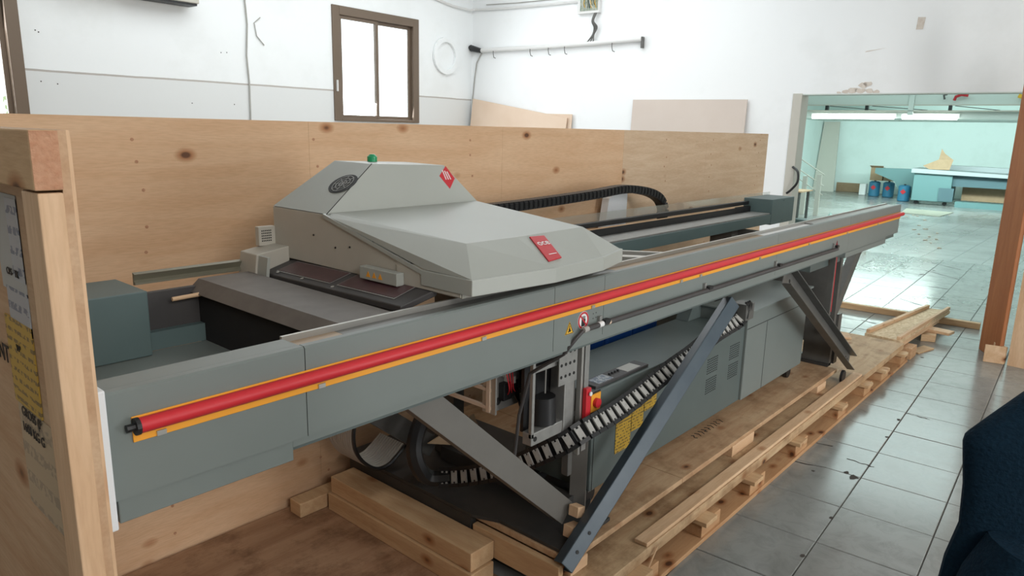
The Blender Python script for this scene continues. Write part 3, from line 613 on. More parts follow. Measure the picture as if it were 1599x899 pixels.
# hand-written marks on the deck
wr_ = MB(); 
for k in range(9):
    x = 3.02+.034*k; y = 1.44-.0*k
    a = random.random()*6
    wr_.tube([(x, y-.02, .2205), (x+.012*math.cos(a), y-.005, .2205), (x+.014, y+.008*math.sin(a), .2205), (x+.004, y+.018, .2205)], .0022, 4)
wr_.build('pen_marks', 'ink', pl)
o = MB().tube([(4.58,1.22,.19),(4.58,1.235,.19)], .04, 16).build('wheel', 'black', smooth=True); o.location.z -= 0; tag(o, 'small black wheel leaning on the deck edge near the far foot', 'wheel')
# stacked timbers at the near end
for k, (x0, x1, y0, y1, z0, z1, lab) in enumerate(((1.635,1.755,1.585,2.43,.102,.176,'upper timber of the pair stacked at the near end of the pallet'),
        (1.625,1.745,1.575,2.44,.021,.100,'lower timber of the pair stacked at the near end of the pallet'))):
    tag(MB().box(x0,x1,y0,y1,z0,z1).build('timber', 'piney', bevel=.003), lab, 'timber')
tag(MB().box(1.76,1.787,1.29,1.70,.10,.196).build('timber', 'piney', bevel=.003), 'short timber standing on edge between the stacked pair and the near foot', 'timber')
tag(MB().box(1.5,1.78,2.46,2.54,.021,.085).build('timber', 'piney', bevel=.004), 'short reddish block wedged against the crate wall under the machine', 'timber')
sp = MB().bar((2.02,1.135,.02),(2.19,1.155,.135),(0,-1,0),.006,.004).build('wood_splinter', 'pine'); tag(sp, 'thin splinter of wood leaning against the pallet edge', 'splinter')

# ================================================================= CRATE
cw = thing('crate_side_wall', 'long plywood side of the shipping crate standing behind the machine', 'crate wall', (3.2, 2.6, 0))
for i, (a, b) in enumerate(((-.9,.51),(.51,1.70),(1.70,2.885),(2.885,4.07),(4.07,5.25),(5.25,6.44))):
    MB().box(a+.0004, b-.0004, 2.6, 2.618, 0, 1.662).build('plywood_sheet', 'ply' if i < 4 else 'ply2', cw)
nl = MB()
for x in (1.02, 1.72, 2.64, 4.63, 5.35, 6.25):
    for k in range(16):
        z = .1+.1*k+random.uniform(-.02,.02); nl.disc((x+random.uniform(-.02,.02), 2.6, z), (0,-1,0), .006, 8, .0008)
nl.build('nail_heads', 'pineend', cw, kind='stuff')
tag(MB().box(.33, 1.78, 1.0, 2.585, .0, .02).build('crate_floor', 'plyfloor', bevel=.002), 'dirty brown plywood sheet on the floor under the near end of the machine', 'plywood sheet')
ce = thing('crate_end_wall', 'plywood end of the shipping crate at the left edge, nearest the camera', 'crate wall', (.29, 1.7, 0))
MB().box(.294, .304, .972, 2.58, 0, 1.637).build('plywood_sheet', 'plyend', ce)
MB().box(.304, .308, .972, 2.58, 0, 1.637).build('plywood_ply', 'pinez', ce)
MB().box(.266, .2935, .968, 1.03, 0, 1.564).build('post', 'pinez', ce, bevel=.002)
tr_ = MB().box(.263, .2935, .966, 2.58, 1.567, 1.637).build('top_rail', 'piney', ce, bevel=.002)
MB().box(.2635, .293, .9652, .9662, 1.568, 1.636).build('end_grain', 'pineend', tr_)
X = .2936
def lab(name, y0, y1, z0, z1, mt, t=.001, sh=0):
    return MB().prism([(X,y0,z0),(X,y1,z0),(X,y1+sh,z1),(X,y0+sh,z1)], (-t,0,0)).build(name, mt, ce)
lab('paper_label', 1.165, 1.28, 1.40, 1.545, 'paper'); lab('shipping_label', 1.165, 1.262, 1.34, 1.405, 'labelgrey', .0015)
lab('shipping_label', 1.165, 1.215, 1.42, 1.54, 'labelgrey', .0018)
lab('yellow_label', 1.165, 1.292, 1.215, 1.355, 'labelyellow', .0022)
lab('weight_label', 1.13, 1.285, 1.04, 1.213, 'labelbeige', .0012)
def side_text(s, size, y, z): text(s, size, frame((X-.003, y, z), (0,-1,0), (0,0,1)), 'ink', ce)
side_text('FRONT', .042, 1.36, 1.285); side_text('GROSS (P', .022, 1.215, 1.205); side_text('1600 KG G', .022, 1.215, 1.178); side_text('CPS-  TK', .015, 1.215, 1.43); side_text('W\u00b3', .015, 1.235, 1.31)

# ================================================================= PRINTING MACHINE
pm = thing('printing_machine', 'long grey-green flatbed printing machine on struts with a red and yellow bumper strip', 'printing machine', (2.85, 1.7, .22))
YB = 1.2
# front beam panels
fb = MB()
joints = [.385, .757, 1.565, 1.815, 3.2, 4.25, 5.33]
for a, b in zip(joints, joints[1:]):
    zt = 1.220
    q = MB().prism([(a+.001, YB, 1.03), (a+.001, YB, zt-.004), (a+.001, YB+.004, zt), (a+.001, YB+.02, zt), (a+.001, YB+.02, 1.03)], (b-a-.002,0,0)).build('beam_panel', 'grey', pm)
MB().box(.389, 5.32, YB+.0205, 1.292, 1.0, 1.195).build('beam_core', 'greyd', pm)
MB().box(.387, .757, YB+.0205, 1.279, 1.196, 1.2195).build('end_top_cover', 'grey', pm, bevel=.002)
MB().box(.387, .389, YB+.0, 1.279, 1.03, 1.2195).build('end_cap', 'greyd', pm)
MB().box(.395, .726, YB+.006, 1.285, .985, 1.0295).build('beam_lower_lip', 'grey', pm, bevel=.002)
MB().box(.7265, 5.07, YB+.008, 1.285, 1.012, 1.0295).build('beam_lower_lip', 'grey', pm, bevel=.001)
MB().box(4.25, 5.07, YB+.006, 1.285, .982, 1.0115).build('beam_lower_lip', 'grey', pm, bevel=.002)
# top of the beam: light rear lip, worn brown strips and dark glossy strips
MB().box(.758, 5.31, 1.284, 1.292, 1.196, 1.222).build('rear_lip', 'alu', pm)
for a, b, mt in ((.76,.885,'amber'),(.886,1.95,'darksteel'),(1.951,3.16,'amber'),(3.161,3.75,'white'),(3.76,5.28,'steel')):
    MB().box(a, b, YB+.0205, 1.2835, 1.196, 1.209 if mt != 'steel' else 1.215).build('top_strip', mt, pm)
# bumper strip
MB().box(.425, 5.33, YB-.004, YB-.0002, 1.126, 1.171).build('yellow_backing', 'yellow', pm, bevel=.001)
bt = MB(); bt.tube([(.43,YB-.013,1.157),(5.335,YB-.013,1.157)], .0135, 12); br_ = bt.build('bumper_tube', 'red', pm, smooth=True)
MB().tube([(.425,YB-.013,1.157),(.432,YB-.013,1.157)], .015, 12).build('end_plug', 'black', br_); MB().tube([(.412,YB-.013,1.157),(.426,YB-.013,1.157)], .007, 8).build('end_pin', 'black', br_)
for x in (.47,.79,1.27,1.75,2.3,2.45,3.0,3.6,4.2,4.8): MB().box(x-.008, x+.008, YB-.0075, YB-.0042, 1.127, 1.136).build('clip', 'alu', pm)
# signs on the beam
def tri(cx, cz, s, y, parent, mt='warn'):
    o = MB().prism([(cx-s,y,cz-s*.85),(cx+s,y,cz-s*.85),(cx,y,cz+s*.95)], (0,-.0008,0)).build('warning_triangle', mt, parent)
    k = MB(); t = s*.07
    P = [Vector((cx-s*.86,y-.0012,cz-s*.77)), Vector((cx+s*.86,y-.0012,cz-s*.77)), Vector((cx,y-.0012,cz+s*.78))]
    for i in range(3): k.bar(P[i], P[(i+1)%3], (0,-1,0), t, .0006)
    k.disc((cx,y-.0009,cz-.25*s), (0,-1,0), s*.22, 10, .0006); k.bar((cx-s*.35,y-.0012,cz-s*.5),(cx+s*.35,y-.0012,cz-s*.42),(0,-1,0),s*.16,.0006); k.bar((cx,y-.0012,cz-s*.2),(cx+s*.02,y-.0012,cz+s*.35),(0,-1,0),s*.14,.0006)
    k.build('pictogram', 'ink', o); return o
tri(1.640, 1.085, .021, YB-.0002, pm)
o = MB().disc((1.708, YB-.0002, 1.096), (0,-1,0), .0275, 28, .0008).build('no_touch_sign', 'white', pm)
k = MB(); k.ring((1.708,YB-.0011,1.096),(0,-1,0),.0205,.0265,28,.0006); k.bar((1.693,YB-.0014,1.112),(1.723,YB-.0014,1.080),(0,-1,0),.005,.0006); k.build('red_ring', 'red2', o)
k = MB(); k.prism([(1.698,YB-.0011,1.078),(1.716,YB-.0011,1.078),(1.719,YB-.0011,1.099),(1.699,YB-.0011,1.100)], (0,-.0004,0))
for q in range(4): k.bar((1.701+.0045*q,YB-.0012,1.098),(1.7005+.0052*q,YB-.0012,1.110-.001*abs(q-1.5)),(0,-1,0),.003,.0004)
k.build('pictogram', 'ink', o)
tri(4.05, 1.085, .02, YB-.0002, pm, 'red2')
hl = MB()
for (x, z) in ((1.76,1.107),(1.775,1.108),(1.76,1.092),(1.775,1.093)): hl.disc((x,YB-.0002,z),(0,-1,0),.002,8,.0004)
hl.build('screw_holes', 'ink', pm, kind='stuff')
# rod under the beam
rd = MB(); rd.tube([(1.70,1.185,1.072),(1.83,1.185,1.073)], .0085, 10).build('rod_sleeve', 'dark', pm, smooth=True)
MB().tube([(1.69,1.185,1.0715),(1.712,1.185,1.072)], .0092, 10).build('rod_collar', 'link', pm, smooth=True)
MB().tube([(1.768,1.185,1.0727),(1.79,1.185,1.073)], .0095, 10).build('rod_collar', 'white', pm, smooth=True)
MB().tube([(1.82,1.185,1.073),(1.828,1.185,1.073)], .0095, 10).build('rod_collar', 'hardboard', pm, smooth=True)
MB().tube([(1.83,1.185,1.072),(4.02,1.185,1.062)], .0085, 10).build('push_rod', 'dark', pm, smooth=True)
for x in (1.805, 2.505, 3.2, 4.0):
    MB().box(x-.022,x-.008,1.19,1.1995,1.068,1.096).build('rod_bracket', 'steel', pm); MB().box(x-.01,x+.02,1.176,1.194,1.072,1.084).build('rod_clamp', 'black', pm)
wirep = MB().tube([(1.69,1.185,1.0705),(1.66,1.19,1.05),(1.645,1.22,1.0),(1.66,1.36,.9),(1.66,1.40,.75),(1.665,1.42,.6)], .006, 8).build('rod_cable', 'dark', pm, smooth=True)

# near-left bay: side floor, dark well
MB().box(.40, .93, 1.293, 1.97, 1.02, 1.034).build('bay_floor', 'grey', pm)
MB().box(.756, .93, 1.972, 1.999, 1.034, 1.085).build('bay_ledge', 'teal', pm)
MB().box(.40, 1.95, 2.0, 2.02, 1.075, 1.19).build('bay_back_plate', 'dark', pm)
MB().tube([(.83,1.96,1.172),(1.05,1.96,1.178)], .006, 8).build('drive_shaft', 'pine', pm, smooth=True)
# rear beam
def cap_(x0, x1, name='end_cover'):
    o = MB().box(x0, x1, 1.93, 2.14, 1.035, 1.212).build(name, 'teal', pm, bevel=.003)
    for z in (1.055, 1.195): MB().box((x0+x1)/2-.012, (x0+x1)/2+.012, 1.9288, 1.9299, z-.001, z+.0015).build('slot', 'ink', o)
cap_(.40, .755); cap_(4.97, 5.38)
MB().box(1.2, 4.965, 1.93, 2.2, 1.045, 1.11).build('rear_beam', 'teal', pm, bevel=.003)
MB().box(2.0, 4.965, 1.94, 2.08, 1.1105, 1.118).build('rear_beam_top', 'steel', pm)
MB().box(.76, 5.3, 2.085, 2.12, 1.111, 1.155).build('guide_rail', 'black', pm, bevel=.002)
MB().box(1.9, 4.7, 2.083, 2.087, 1.157, 1.162).build('rail_strip', 'pine', pm)
MB().box(1.9, 5.3, 2.10, 2.13, 1.165, 1.19).build('guide_rail', 'black', pm, bevel=.002)
MB().prism([(.785,2.10,1.196),(.785,2.085,1.198),(.785,2.085,1.203),(.785,2.095,1.210),(.785,2.085,1.228),(.785,2.10,1.232)], (1.0,0,0)).build('profile_rail', 'profile', pm)
MB().box(1.9, 5.42, 2.132, 2.136, 1.19, 1.232).build('clear_guard', 'film', pm)
# cross frame visible behind front beam, right of the head
MB().bar((2.12,1.95,1.20-.04),(2.45,1.40,1.165),(0,0,1),.045,.02).build('gantry_profile', 'alu', pm, bevel=.002)
MB().bar((2.28,1.95,1.16),(2.60,1.40,1.165),(0,0,1),.02,.02).build('gantry_profile', 'alu', pm, bevel=.002)
MB().box(2.95, 4.9, 1.80, 1.84, 1.0, 1.03).build('side_tray', 'steel', pm)

# gantry carriage and dark cover
MB().prism([(.90,2.02,1.175),(.935,2.02,1.207),(1.09,2.02,1.207),(1.12,2.02,1.16),(1.12,2.02,.98),(.93,2.02,.98),(.93,2.02,1.165)], (0,-.685,0)).build('gantry_cover', 'brown', pm)
MB().prism([(.925,2.0,1.163),(.925,1.345,1.163),(.925,1.345,.96),(.925,2.0,.96)], (-.003,0,0)).build('cover_lining', 'blackmat', pm)
MB().box(1.121, 1.25, 1.294, 2.05, 1.02, 1.16).build('gantry_base', 'black', pm)
tr2 = MB().prism([(1.125,2.0,1.185),(1.235,2.0,1.215),(1.235,1.33,1.225),(1.125,1.345,1.195)], (0,0,.018)).build('lamp_tray', 'dark', pm, bevel=.003)
tz = lambda x, y: 1.203+(x-1.125)/.11*.03+(2.0-y)/.66*.01+.0012
for (a, b) in ((1.40, 1.64), (1.68, 1.95)):
    MB().prism([(1.150,b,tz(1.15,b)),(1.216,b,tz(1.216,b)),(1.216,a,tz(1.216,a)),(1.150,a,tz(1.15,a))], (0,0,.002)).build('lamp_window', 'maroon', tr2)
    MB().prism([(1.146,b+.004,tz(1.146,b)),(1.22,b+.004,tz(1.22,b)),(1.22,a-.004,tz(1.22,a)),(1.146,a-.004,tz(1.146,a))], (0,0,.0008)).build('window_rim', 'steel', tr2)
for y in (1.36,1.5,1.65,1.8,1.93): MB().disc((1.137,y,1.211), (-.25,0,1), .005, 8, .002).build('screw', 'alu', tr2)
# print head cover
HX0, HX1 = 1.222, 1.862
hd_ = MB()
# lower body side profile (y,z)
prof = [(2.085,1.235),(2.085,1.392),(1.79,1.392),(1.72,1.38),(1.42,1.300),(1.225,1.276),(1.225,1.236)]
lb = MB().prism([(HX0,y,z) for y,z in prof], (HX1-HX0,0,0)).build('head_body', 'coverside', pm, bevel=.002)
MB().prism([(HX0-.004,y,z) for y,z in ((1.47,1.24),(1.47,1.3155),(1.42,1.302),(1.27,1.283),(1.228,1.270),(1.228,1.24))], (.0035,0,0)).build('side_plate', 'coverside', lb)
for (y, z) in ((1.86,1.325),(1.68,1.31),(1.75,1.30),(1.33,1.262),(1.24,1.25)): MB().disc((HX0-.001,y,z),(-1,0,0),.003,8,.002).build('screw', 'ink', lb)
# hood
zr = 1.357
hood_v = [(1.236,1.79,1.397),(1.852,1.79,1.397),(1.312,1.302,zr),(1.50,1.292,zr),(1.828,1.302,zr),
          (1.216,1.77,1.387),(1.872,1.77,1.387),(1.216,1.36,1.292),(1.216,1.188,1.291),(1.50,1.152,1.291),(1.74,1.162,1.289),(1.906,1.205,1.289),(1.906,1.36,1.296)]
hf = [(0,2,3,4,1),(0,5,7,8,2),(2,8,9,3),(3,9,10,4),(4,10,11),(4,11,12,6,1),(0,1,6,5)]
ho = MB().add(hood_v, hf+[(5,6,12,11,10,9,8,7)]).build('hood', 'cover', pm, bevel=.0015)
lip = [(1.214,1.37),(1.214,1.184),(1.50,1.148),(1.74,1.158),(1.91,1.202),(1.91,1.37)]
MB().prism([(x,y,1.2495) for x,y in lip], (0,0,.0415)).build('hood_lip', 'cover', ho, bevel=.002)
MB().prism([(HX0-.008,1.80,1.384),(HX0-.008,1.37,1.279),(HX0-.008,1.37,1.290),(HX0-.008,1.80,1.395)], (.02,0,0)).build('rim_flange', 'cover', ho)
for (y, z) in ((1.56,1.338),(1.40,1.30)): MB().box(HX0-.004, HX0+.006, y-.014, y+.014, z, z+.006).build('latch', 'ink', ho)
# raised housing
rv = [(1.222,2.085,1.3935),(1.222,1.792,1.3935),(1.862,1.792,1.3935),(1.862,2.085,1.3935),(1.43,2.04,1.535),(1.432,1.845,1.5335),(1.738,1.838,1.523),(1.738,2.04,1.525)]
rh = MB().add(rv, [(0,1,5,4),(1,2,6,5),(2,3,7,6),(3,0,4,7),(4,5,6,7),(0,3,2,1)]).build('raised_housing', 'cover', pm, bevel=.0015)
nL = (Vector(rv[1])-Vector(rv[0])).cross(Vector(rv[4])-Vector(rv[0])).normalized()
if nL.x > 0: nL = -nL
nF = (Vector(rv[2])-Vector(rv[1])).cross(Vector(rv[5])-Vector(rv[1])).normalized()
if nF.y > 0: nF = -nF
MB().bar(rv[1]+nF*.0003 if 0 else Vector(rv[1])+nF*.0004, Vector(rv[5])+nF*.0004, nF, .0022, .0008).build('seam', 'ink', rh)
# fan opening on the left slope
c = Vector((1.3386,1.868,0)); p0 = Vector(rv[1]); c.z = p0.z-(nL.x*(c.x-p0.x)+nL.y*(c.y-p0.y))/nL.z
fg = MB().disc(c+nL*.0006, nL, .056, 24, .001, ry=.046).build('fan_opening', 'ink', rh)
k = MB()
up_ = (Vector(rv[5])-Vector(rv[1])).normalized(); sd_ = nL.cross(up_)
for q in (.014,.026,.038): k.ring(c+nL*.0018, nL, q-.0009, q+.0009, 20, .001)
for a in range(4):
    e = sd_*math.cos(a*math.pi/4)+up_*math.sin(a*math.pi/4); k.bar(c+nL*.0022-e*.04, c+nL*.0022+e*.04, nL, .0016, .001)
k.build('fan_grille', 'steel', fg)
# red patterned diamond on the front slope
def onF(x, t): # t 0..1 up the slope
    a = Vector((x, rv[1][1], rv[1][2])); b = Vector((x, 1.841, 1.528)); return a.lerp(b, t)
c0 = onF(1.70, .66)
o = MB().prism([onF(1.705,.70)+nF*.0004, onF(1.74,.37)+nF*.0004, onF(1.775,.62)+nF*.0004, onF(1.745,.94)+nF*.0004], nF*.0008).build('red_diamond', 'red2', rh)
k = MB()
for q in range(3):
    a = onF(1.724+.01*q,.84-.02*q)+nF*.0018; b = onF(1.732+.011*q,.60)+nF*.0018; k.bar(a, b, nF, .004, .0006)
k.build('white_marks', 'white', o)
gl = MB().tube([(1.555,2.0,1.531),(1.555,2.0,1.548),(1.555,2.0,1.556)], [.017,.017,.008], 12).build('signal_lamp', 'green', rh, smooth=True); gl['label'] = 'green signal lamp'
# badge on the hood front
fa, fb_, fc = Vector(hood_v[3]), Vector(hood_v[9]), Vector(hood_v[10])
nb = (fb_-fa).cross(fc-fa).normalized(); nb = -nb if nb.y > 0 else nb
def onH(x, t):
    a = Vector((x, 1.296, zr)); b = Vector((x, 1.1545+.01*(x-1.5)/.24, 1.2905)); return a.lerp(b, t)
BQ = [Vector(q) for q in ((1.5445,1.2839,1.3519),(1.6094,1.2827,1.3495),(1.566,1.183,1.3035),(1.4990,1.176,1.3015))]
bd = MB().prism([q+nb*.0005 for q in BQ], nb*.004).build('badge', 'red2', ho, bevel=.0015); bd['label'] = 'red plastic badge with white letters'
up_ = ((BQ[0]+BQ[1])/2-(BQ[2]+BQ[3])/2).normalized(); cc = (BQ[0]+BQ[1]+BQ[2]+BQ[3])/4
text('oce', .034, frame(cc+up_*.022+nb*.0056, (1,-.02,0), up_), 'white', bd)
k = MB(); k.bar(cc-up_*.036+Vector((-.012,0,0))+nb*.0055, cc-up_*.036+Vector((.022,0,0))+nb*.0055, nb, .003, .0004); k.build('small_print', 'white', bd)
# small warning box on the side
wb_ = MB().box(HX0-.03, HX0-.0045, 1.44, 1.60, 1.237, 1.272).build('terminal_box', 'cover', pm, bevel=.002)
for q in range(3):
    cy = 1.56-.026*q; MB().prism([(HX0-.0303,cy+.009,1.246),(HX0-.0303,cy-.009,1.246),(HX0-.0303,cy,1.262)], (-.0006,0,0)).build('warning_triangle', 'yellow', wb_)
# beige bracket at the back left and perforated plate
MB().prism([(1.095,2.0,1.15),(1.11,2.0,1.258),(1.222,2.0,1.275),(1.222,2.0,1.15)], (0,.1,0)).build('shoulder_cover', 'coverside', pm, bevel=.003)
MB().prism([(1.10,1.998,1.14),(1.116,1.998,1.255),(1.125,1.998,1.255),(1.112,1.998,1.14)], (0,-.05,0)).build('shoulder_rib', 'cover', pm)
vp_ = MB().box(1.165, 1.222, 2.08, 2.1, 1.27, 1.33).build('vent_plate', 'coverside', pm)
k = MB()
for i in range(6):
    for j in range(5): k.box(1.175+.006*i, 1.178+.006*i, 2.0785, 2.08, 1.283+.008*j, 1.287+.008*j)
k.build('vent_holes', 'ink', vp_, kind='stuff')
# rear energy chain
def chain(pts, name, w, hh, n, wdir, mt='black'):
    pts = [Vector(p) for p in pts]; seg = [0]
    for a, b in zip(pts, pts[1:]): seg.append(seg[-1]+(b-a).length)
    def at(s):
        s = max(0, min(seg[-1]-1e-6, s))
        for i in range(len(pts)-1):
            if s <= seg[i+1]: return pts[i].lerp(pts[i+1], (s-seg[i])/(seg[i+1]-seg[i]))
    out = []
    for k in range(n):
        a, b = at(seg[-1]*k/n), at(seg[-1]*(k+.88)/n); out.append((a, b))
    return out
rc_ = smoothpts([(2.0,2.35,1.27),(2.6,2.35,1.275),(3.0,2.35,1.285),(3.4,2.35,1.300),(3.7,2.35,1.315),(3.95,2.35,1.29),(4.1,2.35,1.25),(4.17,2.35,1.20),(4.18,2.34,1.15),(4.15,2.34,1.10)])
ec = bpy.data.objects.new('rear_cable_chain', None); COL.objects.link(ec); ec.parent = pm
for a, b in chain(rc_, 'x', .05, .05, 62, None):
    n_ = Vector((0,1,0)); ax = (b-a).normalized(); up_ = n_.cross(ax)
    if up_.z < 0: up_ = -up_
    k = MB(); k.obox((a+b)/2, (b-a)/2, n_*.03, up_*.024); k.obox((a+b)/2-n_*.031, (b-a)*.35, n_*.003, up_*.016)
    k.build('chain_link', 'black', ec)
MB().box(3.7,3.9,2.5,2.58,1.03,1.29)
tag(MB().prism([(3.72,2.50,.9),(3.99,2.50,.9),(3.99,2.50,1.285),(3.90,2.50,1.29),(3.85,2.50,1.27),(3.78,2.50,1.24)], (0,.05,0)).build('foam_sheet', 'foam'), 'white foam sheet standing behind the rear cable chain', 'foam')
tag(MB().box(.34,.378,1.16,1.30,1.0,1.24).build('foam_sheet', 'foam', bevel=.003), 'white foam pad wedged between crate end wall and machine beam', 'foam')

# ---- legs and struts
MB().box(1.758,1.788,1.71,2.46,.106,.2203).build('foot_skirt', 'plate', pm)
MB().prism([(1.80,1.31,.2205),(2.10,1.31,.2205),(2.10,1.405,.2205),(2.42,1.6,.2205),(2.42,2.48,.2205),(1.758,2.48,.2205),(1.758,1.70,.2205),(1.80,1.6,.2205)], (0,0,.014)).build('foot_plate', 'plate', pm, bevel=.002)
MB().channel((2.05,1.43,.236), (2.05,1.43,.62), (-1,-.6,0), .06, .05, .006).build('leg', 'strut', pm)
MB().channel((2.04,2.15,.236), (2.04,2.15,1.03), (-1,0,0), .12, .06, .006).build('leg', 'darksteel', pm)
MB().box(2.0,2.06,1.44,2.12,.88,.99).build('leg_crossbar', 'darksteel', pm)
MB().box(1.99,2.05,1.44,2.12,.237,.30).build('leg_crossbar', 'plate', pm)
MB().channel((1.17,1.37,.975), (1.905,1.37,.31), (.0,-1,.0), .085, .045, .005).build('strut', 'strut', pm)
MB().channel((1.17,2.1,.93), (1.93,2.1,.32), (.0,-1,.0), .085, .04, .005).build('strut', 'darksteel', pm)
B0, B1, BN = Vector((1.765,1.262,.205)), Vector((2.83,1.215,.965)), Vector((-.25,-1,.35))
sB = MB().channel(B0, B1, BN, .06, .045, .006).build('strut', 'bluesteel', pm, bevel=.01); sB['label'] = 'long blue-grey steel strut, brightest and nearest'
for t in (.05,.11):
    p = B0.lerp(B1, t); MB().disc(p+BN.normalized()*.0035, BN, .007, 10, .001).build('bolt', 'ink', sB)
sC = MB().channel((3.485,1.262,.985), (4.80,1.262,.225), (0,-1,.1), .10, -.045, .006).build('strut', 'darksteel', pm, bevel=.003)
for t in (.06,.93,.96):
    p = Vector((3.485,1.262,.985)).lerp(Vector((4.80,1.262,.225)), t); MB().disc(p+Vector((0,-1,.1)).normalized()*.0035, (0,-1,.1), .01, 10, .001).build('bolt', 'ink', sC)
MB().channel((5.17,1.36,.985), (4.60,1.36,.42), (0,-1,0), .085, .05, .006).build('strut', 'darksteel', pm, bevel=.003)
# far leg frame: upright plate with window, front channel, top gusset
k = MB(); x0, x1 = 4.62, 4.66
k.box(x0,x1,1.44,1.62,.222,.27); k.box(x0,x1,1.58,1.75,.27,.95); k.box(x0,x1,1.33,1.44,.222,.99); k.box(x0,x1,1.44,1.58,.36,.99); k.box(x0,x1,1.44,1.5,.27,.36)
k.build('leg', 'darksteel', pm)
MB().channel((4.70,1.37,.222), (4.70,1.37,.55), (-1,0,0), .09, .06, .006).build('leg_sleeve', 'darksteel', pm)
MB().box(4.60,4.66,1.33,2.2,.222,.24).build('foot_plate', 'plate', pm)
MB().box(3.3,4.62,1.66,1.70,.86,.985).build('leg_crossbar', 'darksteel', pm)
MB().box(4.1,4.62,1.34,1.40,.90,1.0).build('leg_gusset', 'greyd', pm)
MB().box(4.60,4.66,1.44,2.15,.99,1.03).build('leg_crossbar', 'darksteel', pm)
MB().tube([(4.42,1.31,.97),(4.43,1.31,.62)], .012, 8).build('lever_bar', 'red', pm, smooth=True)
MB().box(4.40,4.43,1.30,1.33,.60,1.0).build('lever_guide', 'darksteel', pm)
MB().box(4.5,4.62,2.0,2.15,.24,1.03).build('leg', 'darksteel', pm)
# ---- drive unit and electronics beside the near leg
dr = MB()
dr.box(1.726,1.74,1.40,1.415,.64,1.0); dr.box(1.726,1.95,1.40,1.44,.615,.66); dr.box(1.895,1.95,1.395,1.46,.615,.90); dr.box(1.74,1.90,1.40,1.42,.87,.885)
dr.build('drive_housing', 'steel', pm, bevel=.003)
for x in (1.745, 1.925): MB().disc((x,1.3995,.638),(0,-1,0),.009,12,.001).build('screw', 'ink', pm)
MB().box(1.755,1.94,1.461,1.475,.64,.99).build('drive_back', 'black', pm)
MB().tube([(1.83,1.43,.86),(1.83,1.43,.77)], .003, 6).build('drive_cable', 'alu', pm); MB().tube([(1.83,1.44,.665),(1.83,1.44,.76)], [.05,.045], 14).build('spring_drum', 'black', pm, smooth=True)
hp = MB().box(1.845,1.948,1.385,1.389,.80,1.0).build('hole_plate', 'steel', pm)
for i in range(4):
    for j in range(4): MB().disc((1.858+.024*i, 1.385, .83+.042*j), (0,-1,0), .006, 8, .0012).build('hole', 'ink', hp)
MB().box(1.953,1.978,1.41,1.44,.42,.99).build('slide_rail', 'darksteel', pm, bevel=.002)
MB().box(1.983,1.995,1.39,1.41,.50,.985).build('slide_rail', 'alu', pm, bevel=.001)
MB().box(2.018,2.045,1.40,1.42,.50,.93).build('slide_rail', 'steel', pm, bevel=.001)
MB().box(1.996,2.026,1.372,1.39,.575,.755).build('release_handle', 'red', pm, bevel=.003)
MB().disc((2.012,1.367,.735),(0,-1,0),.008,10,.004).build('handle_screw', 'white', pm)
# # electronics cage
cg = bpy.data.objects.new('electronics_cage', None); COL.objects.link(cg); cg.parent = pm
k = MB()
for z in (.715,.78,.86): k.box(1.694,1.706,1.56,2.05,z-.006,z+.006)
for y in (1.57,1.80,2.04): k.box(1.692,1.708,y-.008,y+.008,.70,1.02)
for z in (.715,.86): k.box(1.706,1.95,2.03,2.045,z-.006,z+.006)
k.build('cage_bars', 'hardboard', cg)
MB().box(1.72,1.94,1.75,1.76,.74,1.0).build('cage_back', 'black', cg)
k = MB()
for q in range(5):
    y = 1.5+.03*q; z = .9-.01*q
    k.tube(smoothpts([(1.94,1.53,.93),(1.90-.01*q,1.50,.80-.01*q),(1.86-.01*q,1.50,.70-.006*q),(1.80,1.52,.72),(1.77+.01*q,1.54,.80)],6), .0045, 6)
k.build('wiring', 'black', cg, kind='stuff')
# light cage panel facing the camera
pf = MB().box(1.705,1.95,1.555,1.56,.70,.97).build('front_panel', 'steel', cg)
for q in range(40):
    x = random.uniform(1.745,1.90); z = random.uniform(.745,.95); s1 = random.uniform(.008,.022)
    MB().box(x-s1,x+s1,1.52+random.uniform(0,.018),1.5545,z-s1*1.5,z+s1*1.5).build('component', random.choice(['steel','dark','darksteel','cream','black','strut','black']), cg, bevel=.001)
MB().box(1.698,1.706,1.54,1.60,.695,.985).build('panel_edge', 'alu', cg)
MB().disc((1.727,1.554,.735),(0,-1,0),.014,14,.001).build('panel_hole', 'ink', cg)
k = MB()
for q in range(3): k.tube(smoothpts([(1.735+.012*q,1.55,.90),(1.722+.015*q,1.515,.85),(1.735+.01*q,1.51,.79),(1.75+.02*q,1.53,.76)],5), .0022, 5)
k.build('wiring', 'red2', cg, kind='stuff')
# flat ribbed cable loop at the rear foot
rbp = smoothpts([(1.62,2.2,.60),(1.60,2.2,.50),(1.592,2.2,.435),(1.602,2.2,.377),(1.639,2.2,.317),(1.70,2.2,.268),(1.756,2.2,.261),(1.80,2.2,.280),(1.86,2.2,.32)], 5)
fc_ = bpy.data.objects.new('flat_cable_loop', None); COL.objects.link(fc_); fc_.parent = pm
for q in range(12):
    y = 2.2+.015*q; MB().tube([(p.x, y, p.z) for p in rbp], .0078, 6).build('cable', 'ribbon' if q != 0 else 'black', fc_, smooth=True)
